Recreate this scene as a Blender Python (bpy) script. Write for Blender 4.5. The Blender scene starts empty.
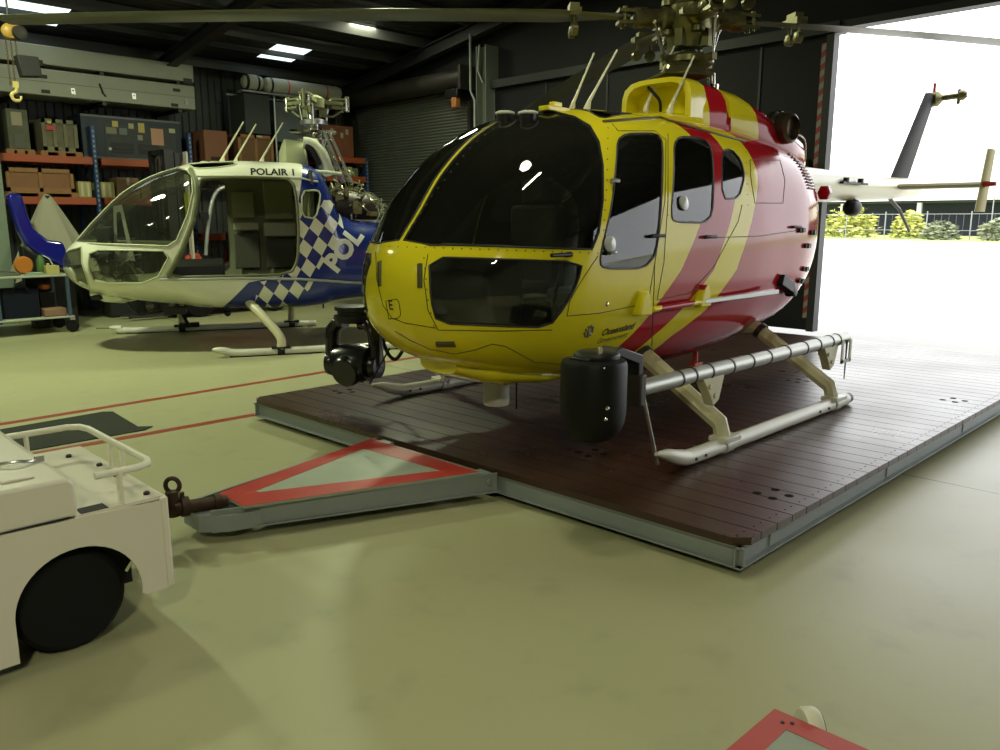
import bpy, bmesh, math, random
from mathutils import Vector, Matrix
from mathutils.bvhtree import BVHTree
from mathutils.geometry import delaunay_2d_cdt, intersect_point_line
C = bpy.context.scene.collection
R = math.radians
random.seed(7)
# ---------------------------------------------------------------- camera calibration
FPX, TILT, HEAD, CAMH = 800.0, R(11), R(44.7), 1.5
cth, sth, chd, shd = math.cos(TILT), math.sin(TILT), math.cos(HEAD), math.sin(HEAD)
CAM = Vector((0, 0, CAMH))
def ray(px, py):
    u = (px - 500) / FPX; v = (375 - py) / FPX
    x, y, z = u, cth + v * sth, -sth + v * cth
    return Vector((chd * x + shd * y, -shd * x + chd * y, z)).normalized()
# ---------------------------------------------------------------- materials
MATS = {}
def nt(m): return m.node_tree.nodes, m.node_tree.links
def mat(name, col, rough=.5, metal=0, var=0, scale=6, bump=0, coat=0, emit=None, es=0, spec=.5):
    if name in MATS: return MATS[name]
    m = bpy.data.materials.new(name); m.use_nodes = True
    N, L = nt(m); b = N['Principled BSDF']
    b.inputs['Base Color'].default_value = (*col, 1); b.inputs['Roughness'].default_value = rough
    b.inputs['Metallic'].default_value = metal; b.inputs['Coat Weight'].default_value = coat
    b.inputs['Coat Roughness'].default_value = .05; b.inputs['Specular IOR Level'].default_value = spec
    if var or bump:
        tc = N.new('ShaderNodeTexCoord'); no = N.new('ShaderNodeTexNoise'); no.inputs['Scale'].default_value = scale; no.inputs['Detail'].default_value = 5
        L.new(tc.outputs['Object'], no.inputs['Vector'])
        if var:
            mx = N.new('ShaderNodeMix'); mx.data_type = 'RGBA'
            mx.inputs[6].default_value = (*[max(0, c * (1 - var)) for c in col], 1); mx.inputs[7].default_value = (*[min(1, c * (1 + var)) for c in col], 1)
            L.new(no.outputs['Fac'], mx.inputs[0]); L.new(mx.outputs[2], b.inputs['Base Color'])
            rr = N.new('ShaderNodeMapRange'); rr.inputs[3].default_value = max(.02, rough - .08); rr.inputs[4].default_value = min(1, rough + .08)
            L.new(no.outputs['Fac'], rr.inputs[0]); L.new(rr.outputs[0], b.inputs['Roughness'])
        if bump:
            bp = N.new('ShaderNodeBump'); bp.inputs['Strength'].default_value = bump; bp.inputs['Distance'].default_value = .01
            L.new(no.outputs['Fac'], bp.inputs['Height']); L.new(bp.outputs[0], b.inputs['Normal'])
    if emit: b.inputs['Emission Color'].default_value = (*emit, 1); b.inputs['Emission Strength'].default_value = es
    MATS[name] = m; return m
def glass(name, tint, rough=.02, f=1.0, dirt=0):
    m = bpy.data.materials.new(name); m.use_nodes = True; N, L = nt(m); N.remove(N['Principled BSDF'])
    out = [n for n in N if n.type == 'OUTPUT_MATERIAL'][0]
    t = N.new('ShaderNodeBsdfTransparent'); t.inputs[0].default_value = (*tint, 1)
    g = N.new('ShaderNodeBsdfGlossy'); g.inputs['Roughness'].default_value = rough
    fr = N.new('ShaderNodeFresnel'); fr.inputs[0].default_value = 1.5
    mu = N.new('ShaderNodeMath'); mu.operation = 'MULTIPLY'; mu.inputs[1].default_value = f; mu.use_clamp = True
    mx = N.new('ShaderNodeMixShader'); L.new(fr.outputs[0], mu.inputs[0]); L.new(mu.outputs[0], mx.inputs[0])
    L.new(t.outputs[0], mx.inputs[1]); L.new(g.outputs[0], mx.inputs[2])
    last = mx
    if dirt:
        d = N.new('ShaderNodeBsdfDiffuse'); d.inputs[0].default_value = (.5, .5, .42, 1)
        m2 = N.new('ShaderNodeMixShader'); m2.inputs[0].default_value = dirt
        L.new(mx.outputs[0], m2.inputs[1]); L.new(d.outputs[0], m2.inputs[2]); last = m2
    L.new(last.outputs[0], out.inputs[0]); MATS[name] = m; return m
class NB:                                     # tiny node helper
    def __init__(s, m): s.N, s.L = nt(m); s.b = s.N['Principled BSDF']
    def tc(s, sock='Object'):
        t = s.N.new('ShaderNodeTexCoord'); x = s.N.new('ShaderNodeSeparateXYZ'); s.L.new(t.outputs[sock], x.inputs[0]); s.vec = t.outputs[sock]; return x.outputs
    def m(s, op, a, b=None, clamp=False):
        n = s.N.new('ShaderNodeMath'); n.operation = op; n.use_clamp = clamp
        for i, q in enumerate((a, b)):
            if q is None: continue
            if isinstance(q, (int, float)): n.inputs[i].default_value = q
            else: s.L.new(q, n.inputs[i])
        return n.outputs[0]
    def mix(s, f, a, b):
        n = s.N.new('ShaderNodeMix'); n.data_type = 'RGBA'
        for i, q in ((0, f), (6, a), (7, b)):
            if isinstance(q, tuple): n.inputs[i].default_value = (*q, 1)
            elif isinstance(q, (int, float)): n.inputs[i].default_value = q
            else: s.L.new(q, n.inputs[i])
        return n.outputs[2]
    def noise(s, sc, det=4, vec=None):
        n = s.N.new('ShaderNodeTexNoise'); n.inputs['Scale'].default_value = sc; n.inputs['Detail'].default_value = det
        s.L.new(vec or s.vec, n.inputs['Vector']); return n.outputs['Fac']
    def pw(s, val, pts, vmin, vmax):          # piecewise linear function of a value
        n = s.N.new('ShaderNodeFloatCurve'); c = n.mapping.curves[0]; n.mapping.use_clip = True
        z0, z1 = pts[0][0], pts[-1][0]
        P = [((z - z0) / (z1 - z0), (x - vmin) / (vmax - vmin)) for z, x in pts]
        c.points[0].location = P[0]; c.points[1].location = P[-1]
        for p in P[1:-1]: c.points.new(*p)
        for p in c.points: p.handle_type = 'VECTOR'
        n.mapping.update()
        s.L.new(s.m('DIVIDE', s.m('SUBTRACT', val, z0), z1 - z0, True), n.inputs['Value'])
        return s.m('ADD', s.m('MULTIPLY', n.outputs[0], vmax - vmin), vmin)
# ---------------------------------------------------------------- mesh builder
def perp(d):
    d = d.normalized(); a = Vector((0, 0, 1)) if abs(d.z) < .9 else Vector((1, 0, 0))
    u = d.cross(a).normalized(); return u, d.cross(u).normalized()
def spline(pts, n=8, closed=False):
    pts = [Vector(p) for p in pts]; out = []; k = len(pts)
    rng = range(k) if closed else range(k - 1)
    for i in rng:
        p0 = pts[(i - 1) % k] if closed or i > 0 else pts[i]; p1 = pts[i]; p2 = pts[(i + 1) % k]
        p3 = pts[(i + 2) % k] if closed or i + 2 < k else p2
        for j in range(n):
            t = j / n
            out.append(.5 * ((2 * p1) + (p2 - p0) * t + (2 * p0 - 5 * p1 + 4 * p2 - p3) * t * t + (3 * p1 - p0 - 3 * p2 + p3) * t ** 3))
    if not closed: out.append(pts[-1])
    return out
class MB:
    def __init__(s): s.v = []; s.f = []; s.m = []
    def add(s, vs, fs, mi=0):
        o = len(s.v); s.v += [Vector(v) for v in vs]; s.f += [tuple(i + o for i in f) for f in fs]; s.m += [mi] * len(fs); return s
    def box(s, x0, x1, y0, y1, z0, z1, mi=0):
        vs = [(x, y, z) for x in (x0, x1) for y in (y0, y1) for z in (z0, z1)]
        return s.add(vs, [(0, 1, 3, 2), (4, 6, 7, 5), (0, 4, 5, 1), (2, 3, 7, 6), (0, 2, 6, 4), (1, 5, 7, 3)], mi)
    def obox(s, c, size, rot=None, mi=0):
        rot = rot or Matrix.Identity(3); c = Vector(c); h = [q / 2 for q in size]
        vs = [c + rot @ Vector((x * h[0], y * h[1], z * h[2])) for x in (-1, 1) for y in (-1, 1) for z in (-1, 1)]
        return s.add(vs, [(0, 1, 3, 2), (4, 6, 7, 5), (0, 4, 5, 1), (2, 3, 7, 6), (0, 2, 6, 4), (1, 5, 7, 3)], mi)
    def tube(s, pts, r, n=10, closed=False, mi=0, flat=None):
        pts = [Vector(p) for p in pts]; k = len(pts); rs = r if isinstance(r, (list, tuple)) else [r] * k
        d0 = (pts[1] - pts[0]); u, w = perp(d0); rings = []
        for i, p in enumerate(pts):
            a = pts[(i - 1) % k] if closed or i else pts[i]; b = pts[(i + 1) % k] if closed or i < k - 1 else pts[i]
            d = (b - a)
            if d.length < 1e-9: d = d0
            d = d.normalized(); u = (u - d * u.dot(d)); u = u.normalized() if u.length > 1e-6 else perp(d)[0]; w = d.cross(u)
            rings.append([p + rs[i] * (math.cos(2 * math.pi * j / n) * u + math.sin(2 * math.pi * j / n) * w * (flat or 1)) for j in range(n)])
        vs = [q for g in rings for q in g]; fs = []
        for i in range(k if closed else k - 1):
            a = i * n; b = ((i + 1) % k) * n
            for j in range(n): fs.append((a + j, a + (j + 1) % n, b + (j + 1) % n, b + j))
        if not closed: fs.append(tuple(range(n))[::-1]); fs.append(tuple(range((k - 1) * n, k * n)))
        return s.add(vs, fs, mi)
    def cyl(s, a, b, r, r2=None, n=20, mi=0): return s.tube([a, b], [r, r if r2 is None else r2], n, mi=mi)
    def lathe(s, prof, c=(0, 0, 0), ax=(0, 0, 1), n=28, mi=0):
        c = Vector(c); ax = Vector(ax).normalized(); u, w = perp(ax); vs = []; fs = []
        for r, h in prof: vs += [c + ax * h + r * (math.cos(2 * math.pi * j / n) * u + math.sin(2 * math.pi * j / n) * w) for j in range(n)]
        for i in range(len(prof) - 1):
            for j in range(n): fs.append((i * n + j, i * n + (j + 1) % n, (i + 1) * n + (j + 1) % n, (i + 1) * n + j))
        fs.append(tuple(range(n))[::-1]); fs.append(tuple(range((len(prof) - 1) * n, len(prof) * n)))
        return s.add(vs, fs, mi)
    def prism(s, poly, ax, a, b, mi=0):
        def q(p, t): return {'x': (t, p[0], p[1]), 'y': (p[0], t, p[1]), 'z': (p[0], p[1], t)}[ax]
        n = len(poly); vs = [q(p, a) for p in poly] + [q(p, b) for p in poly]
        fs = [tuple(range(n)), tuple(range(2 * n - 1, n - 1, -1))] + [(i, i + n, (i + 1) % n + n, (i + 1) % n) for i in range(n)]
        return s.add(vs, fs, mi)
    def loft(s, rings, mi=0, caps=True):
        n = len(rings[0]); vs = [q for g in rings for q in g]; fs = []
        for i in range(len(rings) - 1):
            for j in range(n): fs.append((i * n + j, i * n + (j + 1) % n, (i + 1) * n + (j + 1) % n, (i + 1) * n + j))
        if caps: fs.append(tuple(range(n))[::-1]); fs.append(tuple(range((len(rings) - 1) * n, len(rings) * n)))
        return s.add(vs, fs, mi)
    def sphere(s, c, r, sc=(1, 1, 1), n=16, mi=0):
        c = Vector(c); prof = [(math.sin(math.pi * i / n), -math.cos(math.pi * i / n)) for i in range(n + 1)]
        prof[0] = (.01, -1); prof[-1] = (.01, 1); o = len(s.v)
        s.lathe(prof, (0, 0, 0), (0, 0, 1), n * 2, mi)
        for i in range(o, len(s.v)): p = s.v[i]; s.v[i] = c + Vector((p.x * r * sc[0], p.y * r * sc[1], p.z * r * sc[2]))
        return s
    def sheet(s, grid, mi=0):
        n = len(grid[0]); vs = [q for g in grid for q in g]
        return s.add(vs, [(i * n + j, i * n + j + 1, (i + 1) * n + j + 1, (i + 1) * n + j) for i in range(len(grid) - 1) for j in range(n - 1)], mi)
    def xf(s, M): s.v = [M @ v for v in s.v]; return s
    def build(s, name, mats, parent=None, bevel=0, ang=38, seg=2, recalc=True):
        me = bpy.data.meshes.new(name); me.from_pydata([tuple(v) for v in s.v], [], s.f)
        if not isinstance(mats, (list, tuple)): mats = [mats]
        for q in mats: me.materials.append(q)
        for p, mi in zip(me.polygons, s.m): p.material_index = mi; p.use_smooth = True
        bm = bmesh.new(); bm.from_mesh(me)
        if recalc: bmesh.ops.recalc_face_normals(bm, faces=bm.faces)
        for e in bm.edges:
            if len(e.link_faces) == 2 and e.calc_face_angle(0) > R(ang): e.smooth = False
        bm.to_mesh(me); bm.free()
        o = bpy.data.objects.new(name, me); C.objects.link(o)
        if bevel:
            b = o.modifiers.new('bevel', 'BEVEL'); b.width = bevel; b.segments = seg; b.limit_method = 'ANGLE'; b.angle_limit = R(35)
        if parent is not None: par(o, parent)
        return o
OFF = {}
def par(o, p):
    o.parent = p
    if p.name in OFF: o.location = OFF[p.name]
def thing(name, label, cat, loc=(0, 0, 0), rot=0, group=None, off=None):
    """Empty at the base of a thing; off = None when the parts are written in world coordinates"""
    o = bpy.data.objects.new(name, None); C.objects.link(o); o.empty_display_size = .2
    o.location = loc; o.rotation_euler = (0, 0, R(rot)); o['label'] = label; o['category'] = cat
    if group: o['group'] = group
    OFF[o.name] = tuple(-q for q in loc) if off is None else off
    return o
def tag(o, label, cat, group=None):
    o['label'] = label; o['category'] = cat
    if group: o['group'] = group
    return o
def struct(o): o['kind'] = 'structure'; return o
def copy_tree(o, parent=None):
    c = o.copy(); C.objects.link(c)
    if parent is not None: c.parent = parent
    for ch in list(o.children): copy_tree(ch, c)
    return c
def wbox(name, m, x0, x1, y0, y1, z0, z1, parent=None, bevel=0):
    return MB().box(x0, x1, y0, y1, z0, z1).build(name, m, parent, bevel)
# ---------------------------------------------------------------- curved skins with real window openings
def chaikin(p, k=2):
    for _ in range(k):
        q = []
        for i in range(len(p)):
            a, b = p[i], p[(i + 1) % len(p)]
            q += [(a[0] * .8 + b[0] * .2, a[1] * .8 + b[1] * .2), (a[0] * .2 + b[0] * .8, a[1] * .2 + b[1] * .8)]
        p = q
    return p
def dens(p, d, closed=True):
    out = []; n = len(p)
    for i in range(n if closed else n - 1):
        a, b = p[i], p[(i + 1) % n]; k = max(1, int(math.dist(a, b) / d))
        out += [(a[0] + (b[0] - a[0]) * j / k, a[1] + (b[1] - a[1]) * j / k) for j in range(k)]
    if not closed: out.append(p[-1])
    return out
def pip(x, y, P):
    c = False; j = len(P) - 1
    for i in range(len(P)):
        xi, yi = P[i]; xj, yj = P[j]
        if (yi > y) != (yj > y) and x < (xj - xi) * (y - yi) / (yj - yi) + xi: c = not c
        j = i
    return c
class Skin:
    """a body given by stations (x, half width, top z, bottom z, centre z, exponent); model frame: x to the tail, -y to port, z up"""
    def __init__(s, table, M, dr=.06, na=80):
        s.t = table; s.M = M; s.Mi = M.inverted()
        r = [0]
        for a, b in zip(table, table[1:]):
            r.append(r[-1] + math.sqrt((b[0] - a[0]) ** 2 + (((b[1] - a[1]) + (b[2] - a[2]) * .5 - (b[3] - a[3]) * .5) / 2) ** 2))
        s.r = r; n = len(r); s.rm = r[-1]; s.tan = []
        for c in range(6):
            y = [q[c] for q in table]; d = [(y[i + 1] - y[i]) / (r[i + 1] - r[i]) for i in range(n - 1)]; t = [d[0]]
            for i in range(1, n - 1): t.append(0 if d[i - 1] * d[i] <= 0 else 2 * d[i - 1] * d[i] / (d[i - 1] + d[i]))
            t.append(d[-1])
            if c in (0,): t[0] = 0
            s.tan.append(t)
        s.dr = dr; s.na = na; s.nr = int(s.rm / dr)
        vs = [(0.0, 0.0)]
        for i in range(1, s.nr + 1):
            q = s.rm * i / s.nr
            vs += [(q * math.sin(2 * math.pi * j / na), q * math.cos(2 * math.pi * j / na)) for j in range(na)]
        s.grid = vs; fs = [(0, 1 + j, 1 + (j + 1) % na) for j in range(na)]
        for i in range(s.nr - 1):
            for j in range(na):
                a = 1 + i * na + j; b = 1 + i * na + (j + 1) % na; fs += [(a, a + na, b + na), (a, b + na, b)]
        s.fs = fs; s.P = [s.S(*v) for v in vs]; s.bvh = BVHTree.FromPolygons(s.P, fs)
    def ev(s, r):
        r = min(max(r, 0), s.rm); i = 0
        while i < len(s.r) - 2 and r > s.r[i + 1]: i += 1
        h = s.r[i + 1] - s.r[i]; t = (r - s.r[i]) / h; o = []
        for c in range(6):
            a, b = s.t[i][c], s.t[i + 1][c]; m, k = s.tan[c][i] * h, s.tan[c][i + 1] * h
            o.append((2 * t ** 3 - 3 * t * t + 1) * a + (t ** 3 - 2 * t * t + t) * m + (-2 * t ** 3 + 3 * t * t) * b + (t ** 3 - t * t) * k)
        return o
    def S(s, a, b):
        r = math.hypot(a, b); x, w, zt, zb, zc, n = s.ev(r)
        if r < 1e-6: return Vector((x, 0, zc))
        sn, cs = a / r, b / r; h = max(1e-5, (zt - zc) if cs > 0 else (zc - zb)); w = max(w, 1e-5); n = max(n, 1.6)
        rho = (abs(sn / w) ** n + abs(cs / h) ** n) ** (-1 / n)
        return Vector((x, -rho * sn, zc + rho * cs))
    def Nn(s, a, b):
        e = .004; p = s.S(a, b); d1 = s.S(a + e, b) - s.S(a - e, b); d2 = s.S(a, b + e) - s.S(a, b - e)
        n = d1.cross(d2)
        if n.length < 1e-12: return Vector((-1, 0, 0))
        n.normalize(); x = s.ev(math.hypot(a, b)); c = Vector((x[0] + .0, 0, x[4]))
        out = Vector((0, p.y, p.z - c.z)); 
        if math.hypot(a, b) < .25: out = Vector((-1, 0, 0))
        return n if n.dot(out) > 0 else -n
    def chart(s, o, d):
        h = s.bvh.ray_cast(o, d)
        if h[0] is None: return None
        f = s.fs[h[2]]; A, B, D = (s.P[k] for k in f); p = h[0]
        v0, v1, v2 = B - A, D - A, p - A; d00, d01, d11, d20, d21 = v0.dot(v0), v0.dot(v1), v1.dot(v1), v2.dot(v0), v2.dot(v1)
        q = d00 * d11 - d01 * d01
        if abs(q) < 1e-18: return s.grid[f[0]]
        v = (d11 * d20 - d01 * d21) / q; w = (d00 * d21 - d01 * d20) / q; u = 1 - v - w
        ga, gb, gc = (s.grid[k] for k in f)
        return (u * ga[0] + v * gb[0] + w * gc[0], u * ga[1] + v * gb[1] + w * gc[1])
    def hit(s, px, py):
        o = s.Mi @ CAM; d = (s.Mi.to_3x3() @ ray(px, py)).normalized(); return s.chart(o, d)
    def cb(s, x=None, z=None):                 # chart b on the upper centre line at this x or z
        lo, hi = 0.0, s.rm
        for _ in range(40):
            md = (lo + hi) / 2; p = s.S(0, md)
            if (p.x < x if x is not None else p.z < z): lo = md
            else: hi = md
        return lo
    def side(s, x, z): return s.chart(Vector((x, -5, z)), Vector((0, 1, 0)))
    def pxl(s, pts, closed=True, k=2, d=4):
        p = chaikin(pts, k) if closed else pts
        return [q for q in (s.hit(*v) for v in dens(p, d, closed)) if q]
    def sxz(s, pts, closed=True, k=2, d=.03):
        p = chaikin(pts, k) if closed else pts
        return [q for q in (s.side(*v) for v in dens(p, d, closed)) if q]
    def cut(s, loops):
        """triangulate the whole chart with the loops as edges; returns verts, tris and the loop index of each tri (-1 shell)"""
        vs = [Vector(v) for v in s.grid]; es = [(1 + (s.nr - 1) * s.na + j, 1 + (s.nr - 1) * s.na + (j + 1) % s.na) for j in range(s.na)]
        for L in loops:
            o = len(vs); vs += [Vector(v) for v in L]; es += [(o + i, o + (i + 1) % len(L)) for i in range(len(L))]
        V, _, F, _, _, _ = delaunay_2d_cdt(vs, es, [], 0, 1e-5)
        bb = [(min(p[0] for p in L), max(p[0] for p in L), min(p[1] for p in L), max(p[1] for p in L)) for L in loops]
        T = []; K = []
        for f in F:
            if len(f) != 3: continue
            cx = sum(V[i].x for i in f) / 3; cy = sum(V[i].y for i in f) / 3
            if math.hypot(cx, cy) > s.rm: continue
            k = -1
            for i, L in enumerate(loops):
                if bb[i][0] <= cx <= bb[i][1] and bb[i][2] <= cy <= bb[i][3] and pip(cx, cy, L): k = i; break
            T.append(tuple(f)); K.append(k)
        return V, T, K
    def panel(s, V, T, name, m, parent, th=.012, off=0.0, mats_inner=None):
        """solid curved panel from chart triangles, thickness th inwards, analytic normals"""
        ids = sorted({i for t in T for i in t}); mp = {k: j for j, k in enumerate(ids)}; n = len(ids)
        P = [s.S(*V[i]) for i in ids]; NN = [s.Nn(*V[i]) for i in ids]
        vs = [p + q * off for p, q in zip(P, NN)] + [p + q * (off - th) for p, q in zip(P, NN)]
        fs = []; nm = []; mi = []
        for t in T:
            a, b, c = (mp[i] for i in t)
            if (vs[b] - vs[a]).cross(vs[c] - vs[a]).dot(NN[a]) < 0: b, c = c, b
            fs.append((a, b, c)); nm += [NN[a], NN[b], NN[c]]; mi.append(0)
            fs.append((a + n, c + n, b + n)); nm += [-NN[a], -NN[c], -NN[b]]; mi.append(1 if mats_inner else 0)
        cnt = {}
        for f in fs[::2]:
            for i in range(3):
                e = (f[i], f[(i + 1) % 3]); cnt[e] = 1
        for (a, b) in list(cnt):
            if (b, a) not in cnt:
                o = len(vs); vs += [vs[a], vs[b], vs[b + n], vs[a + n]]; fs.append((o + 1, o, o + 3, o + 2))
                fn = (vs[a] - vs[b]).cross(vs[a + n] - vs[b]); fn = fn.normalized() if fn.length > 1e-12 else Vector((0, 0, 1)); nm += [fn] * 4; mi.append(0)
        me = bpy.data.meshes.new(name); me.from_pydata([tuple(v) for v in vs], [], fs)
        me.materials.append(m)
        if mats_inner: me.materials.append(mats_inner)
        for p, q in zip(me.polygons, mi): p.material_index = q; p.use_smooth = True
        me.normals_split_custom_set([tuple(q) for q in nm])
        o = bpy.data.objects.new(name, me); C.objects.link(o); par(o, parent); return o
    def path(s, loop, off=0): return [s.S(*q) + s.Nn(*q) * off for q in loop]
    def line(s, loop, r, name, m, parent, closed=True, off=0, n=6):
        P = s.path(loop, off); Q = [P[0]]
        for p in P[1:]:
            if (p - Q[-1]).length > .004: Q.append(p)
        return MB().tube(Q, r, n, closed=closed).build(name, m, parent)
    def text(s, body, x, z, size, m, name, parent, rot=0, off=.003, shear=0, bold=0, sx=1, lat=5, frontal=False, cuts=0):
        cu = bpy.data.curves.new(name, 'FONT'); cu.body = body; cu.size = size; cu.shear = shear; cu.offset = bold; cu.resolution_u = 3
        t = bpy.data.objects.new(name, cu); C.objects.link(t); dg = bpy.context.evaluated_depsgraph_get()
        me0 = bpy.data.meshes.new_from_object(t.evaluated_get(dg)); bpy.data.objects.remove(t)
        bm = bmesh.new(); bm.from_mesh(me0)
        bmesh.ops.triangulate(bm, faces=bm.faces)
        for _ in range(4):
            es = [e for e in bm.edges if e.calc_length() > .05]
            if not es: break
            bmesh.ops.subdivide_edges(bm, edges=es, cuts=1); bmesh.ops.triangulate(bm, faces=bm.faces)
        c, sn = math.cos(R(rot)), math.sin(R(rot)); bad = []
        for v in bm.verts:
            u, w = v.co.x * sx, v.co.y; uu, ww = u * c - w * sn, u * sn + w * c
            if frontal: o, d = Vector((-9, -(x + uu), z + ww)), Vector((1, 0, 0))
            else: o, d = Vector((x + uu, -lat, z + ww)), Vector((0, 1, 0))
            h = s.bvh.ray_cast(o, d)
            if h[0] is None or abs(u) > 9: bad.append(v); continue
            nn = h[1] if h[1].dot(d) < 0 else -h[1]; v.co = h[0] + nn * off
        bmesh.ops.delete(bm, geom=bad, context='VERTS')
        bmesh.ops.recalc_face_normals(bm, faces=bm.faces)
        bm.to_mesh(me0); bm.free(); me0.materials.clear(); me0.materials.append(m)
        o = bpy.data.objects.new(name, me0); C.objects.link(o); par(o, parent); return o
# ================================================================= MATERIALS
white = mat('white_paint', (.62, .62, .52), .3, var=.05, scale=3)
blackm = mat('black_satin', (.006, .006, .006), .42, spec=.35)
rubber = mat('black_rubber', (.007, .007, .0065), .85, var=.3, scale=9, spec=.2)
gal = mat('galvanised_steel', (.36, .38, .37), .45, .6, var=.15, scale=12)
steel = mat('bare_steel', (.5, .5, .48), .3, .9, var=.1, scale=20)
chrome = mat('polished_steel', (.75, .74, .7), .18, 1)
brass = mat('olive_metal', (.15, .14, .06), .33, .75, var=.6, scale=14)
darkst = mat('dark_steel', (.05, .045, .04), .5, .6, var=.4, scale=14)
rust = mat('rusty_brown_steel', (.05, .028, .016), .55, .5, var=.5, scale=25)
orange = mat('orange_rack_paint', (.36, .075, .025), .5, var=.15)
bluep = mat('blue_rack_paint', (.02, .06, .18), .45, var=.3, scale=20)
wood = mat('crate_wood', (.28, .14, .055), .7, var=.25, scale=18)
ply = mat('brown_board', (.22, .09, .045), .7, var=.15, scale=8)
redm = mat('red_paint', (.5, .035, .03), .35)
whitev = mat('white_plastic', (.6, .6, .54), .45)

# ================================================================= SETTING
def floor_mat():
    m = mat('epoxy_floor', (.4, .44, .25), .25); n = NB(m); x = n.tc()
    a = n.noise(.35, 3); b = n.noise(5, 6); c = n.noise(1.3, 5)
    col = n.mix(n.m('MULTIPLY', n.m('SUBTRACT', a, .3, True), 1.6, True), (.345, .342, .19), (.41, .405, .24))
    col = n.mix(n.m('MULTIPLY', n.m('SUBTRACT', b, .56, True), 2.2, True), col, (.25, .26, .15))
    j1 = n.m('LESS_THAN', n.m('ABSOLUTE', n.m('SUBTRACT', x[0], 4.96)), .006)
    col = n.mix(j1, col, (.06, .06, .05))
    n.L.new(col, n.b.inputs['Base Color'])
    rg = n.m('ADD', n.m('MULTIPLY', c, .16), .30); n.L.new(rg, n.b.inputs['Roughness'])
    bp = n.N.new('ShaderNodeBump'); bp.inputs['Strength'].default_value = .04; bp.inputs['Distance'].default_value = .01
    n.L.new(n.noise(7, 3), bp.inputs['Height']); n.L.new(bp.outputs[0], n.b.inputs['Normal']); return m
XE, YB, XN, YN = 9.85, 14.57, -5.0, -6.0
struct(wbox('floor', floor_mat(), XN, XE + .1, YN, YB, -.1, 0))
def corr(name, col, rough, axis, pitch=.1, depth=.6):
    m = mat(name, col, rough, .3); n = NB(m); x = n.tc()
    w = n.m('PINGPONG', x[axis], pitch); w = n.m('MULTIPLY', w, 1 / pitch)
    s = n.m('SMOOTH_MIN', w, .5); s = n.m('MULTIPLY', n.m('SUBTRACT', w, .35, True), 4, True)
    bp = n.N.new('ShaderNodeBump'); bp.inputs['Strength'].default_value = depth; bp.inputs['Distance'].default_value = .03
    n.L.new(s, bp.inputs['Height']); n.L.new(bp.outputs[0], n.b.inputs['Normal'])
    n.L.new(n.mix(n.noise(2, 4), tuple(c * .8 for c in col), tuple(c * 1.2 for c in col)), n.b.inputs['Base Color']); return m
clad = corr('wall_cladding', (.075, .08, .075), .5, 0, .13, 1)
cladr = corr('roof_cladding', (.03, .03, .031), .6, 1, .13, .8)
darkwall = mat('dark_wall', (.010, .010, .011), .65, var=.2, scale=2, spec=.25)
def rz(y): return 5.75 - abs(y - 4.3) * .15          # roof height
struct(wbox('wall_back', clad, XN, XE, YB, YB + .12, 0, rz(YB) + .05))
struct(MB().box(XN - .12, XN, YN, YB, 0, 5.8).build('wall_rear', mat('shed_wall', (.16, .16, .15), .7)))
struct(MB().box(XN, XE, YN - .12, YN, 0, rz(YN)).build('wall_near', MATS['shed_wall']))
# end wall with the two door openings cut out of it
HD = 3.72
ew = MB()
ew.box(XE, XE + .15, 14.15, YB, 0, HD); ew.box(XE, XE + .15, 9.95, 10.62, 0, HD)
ew.box(XE, XE + .15, YN, -5.2, 0, HD)
ew.prism([(YN, HD), (YB, HD), (YB, rz(YB)), (4.3, rz(4.3)), (YN, rz(YN))], 'x', XE, XE + .15)
struct(ew.build('wall_end', darkwall))
# roof: two cladded slopes with the skylight strips left open and glazed
sky = [(12.0, 14.3, -1.2, 4.2)]
SKY = []                                       # x0,x1,y0,y1
def roof():
    mb = MB(); xs = [XN - .3, -1.6, -.6, 3.35, 4.25, 7.5, 8.2, XE + .2]; ys = [YN - .1, -3, -1, 4.3, 12.95, 13.75, YB + .15]
    for i in range(len(xs) - 1):
        for j in range(len(ys) - 1):
            x0, x1, y0, y1 = xs[i], xs[i + 1], ys[j], ys[j + 1]
            if i in (1, 3, 5) and j == 4 and i != 1: SKY.append((x0, x1, y0, y1)); continue
            mb.add([(x, y, rz(y) + d) for d in (0, .06) for x, y in ((x0, y0), (x1, y0), (x1, y1), (x0, y1))],
                   [(0, 1, 2, 3), (7, 6, 5, 4), (0, 4, 5, 1), (1, 5, 6, 2), (2, 6, 7, 3), (3, 7, 4, 0)])
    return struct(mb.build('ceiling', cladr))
roof()
skm = mat('skylight_sheet', (.8, .85, .85), .5, emit=(.85, 1, 1), es=1.5)
for i, (x0, x1, y0, y1) in enumerate(SKY):
    mb = MB(); mb.add([(x, y, rz(y) + d) for d in (.01, .05) for x, y in ((x0, y0), (x1, y0), (x1, y1), (x0, y1))],
                      [(0, 1, 2, 3), (7, 6, 5, 4), (0, 4, 5, 1), (1, 5, 6, 2), (2, 6, 7, 3), (3, 7, 4, 0)])
    struct(mb.build('window_%d' % (i + 1), skm))
pur = mat('purlin_steel', (.07, .075, .07), .5, .3)
k = 0
for y in (14.1, 13.35, 12.5, 11.6, 10.4, 9.2, 7.6, 6.0, 4.3, 2.6, .8, -1, -3, -5):
    k += 1; z = rz(y) - .02 + (.11 if y == 13.35 else 0)
    struct(MB().prism([(y - .03, z - .16), (y + .03, z - .16), (y + .03, z - .15), (y - .02, z - .15), (y - .02, z - .01), (y + .04, z - .01), (y + .04, z), (y - .03, z)], 'x', XN, XE).build('trim_%d' % k, pur))
raf = mat('rafter_steel', (.022, .022, .024), .5, .2)
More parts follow.
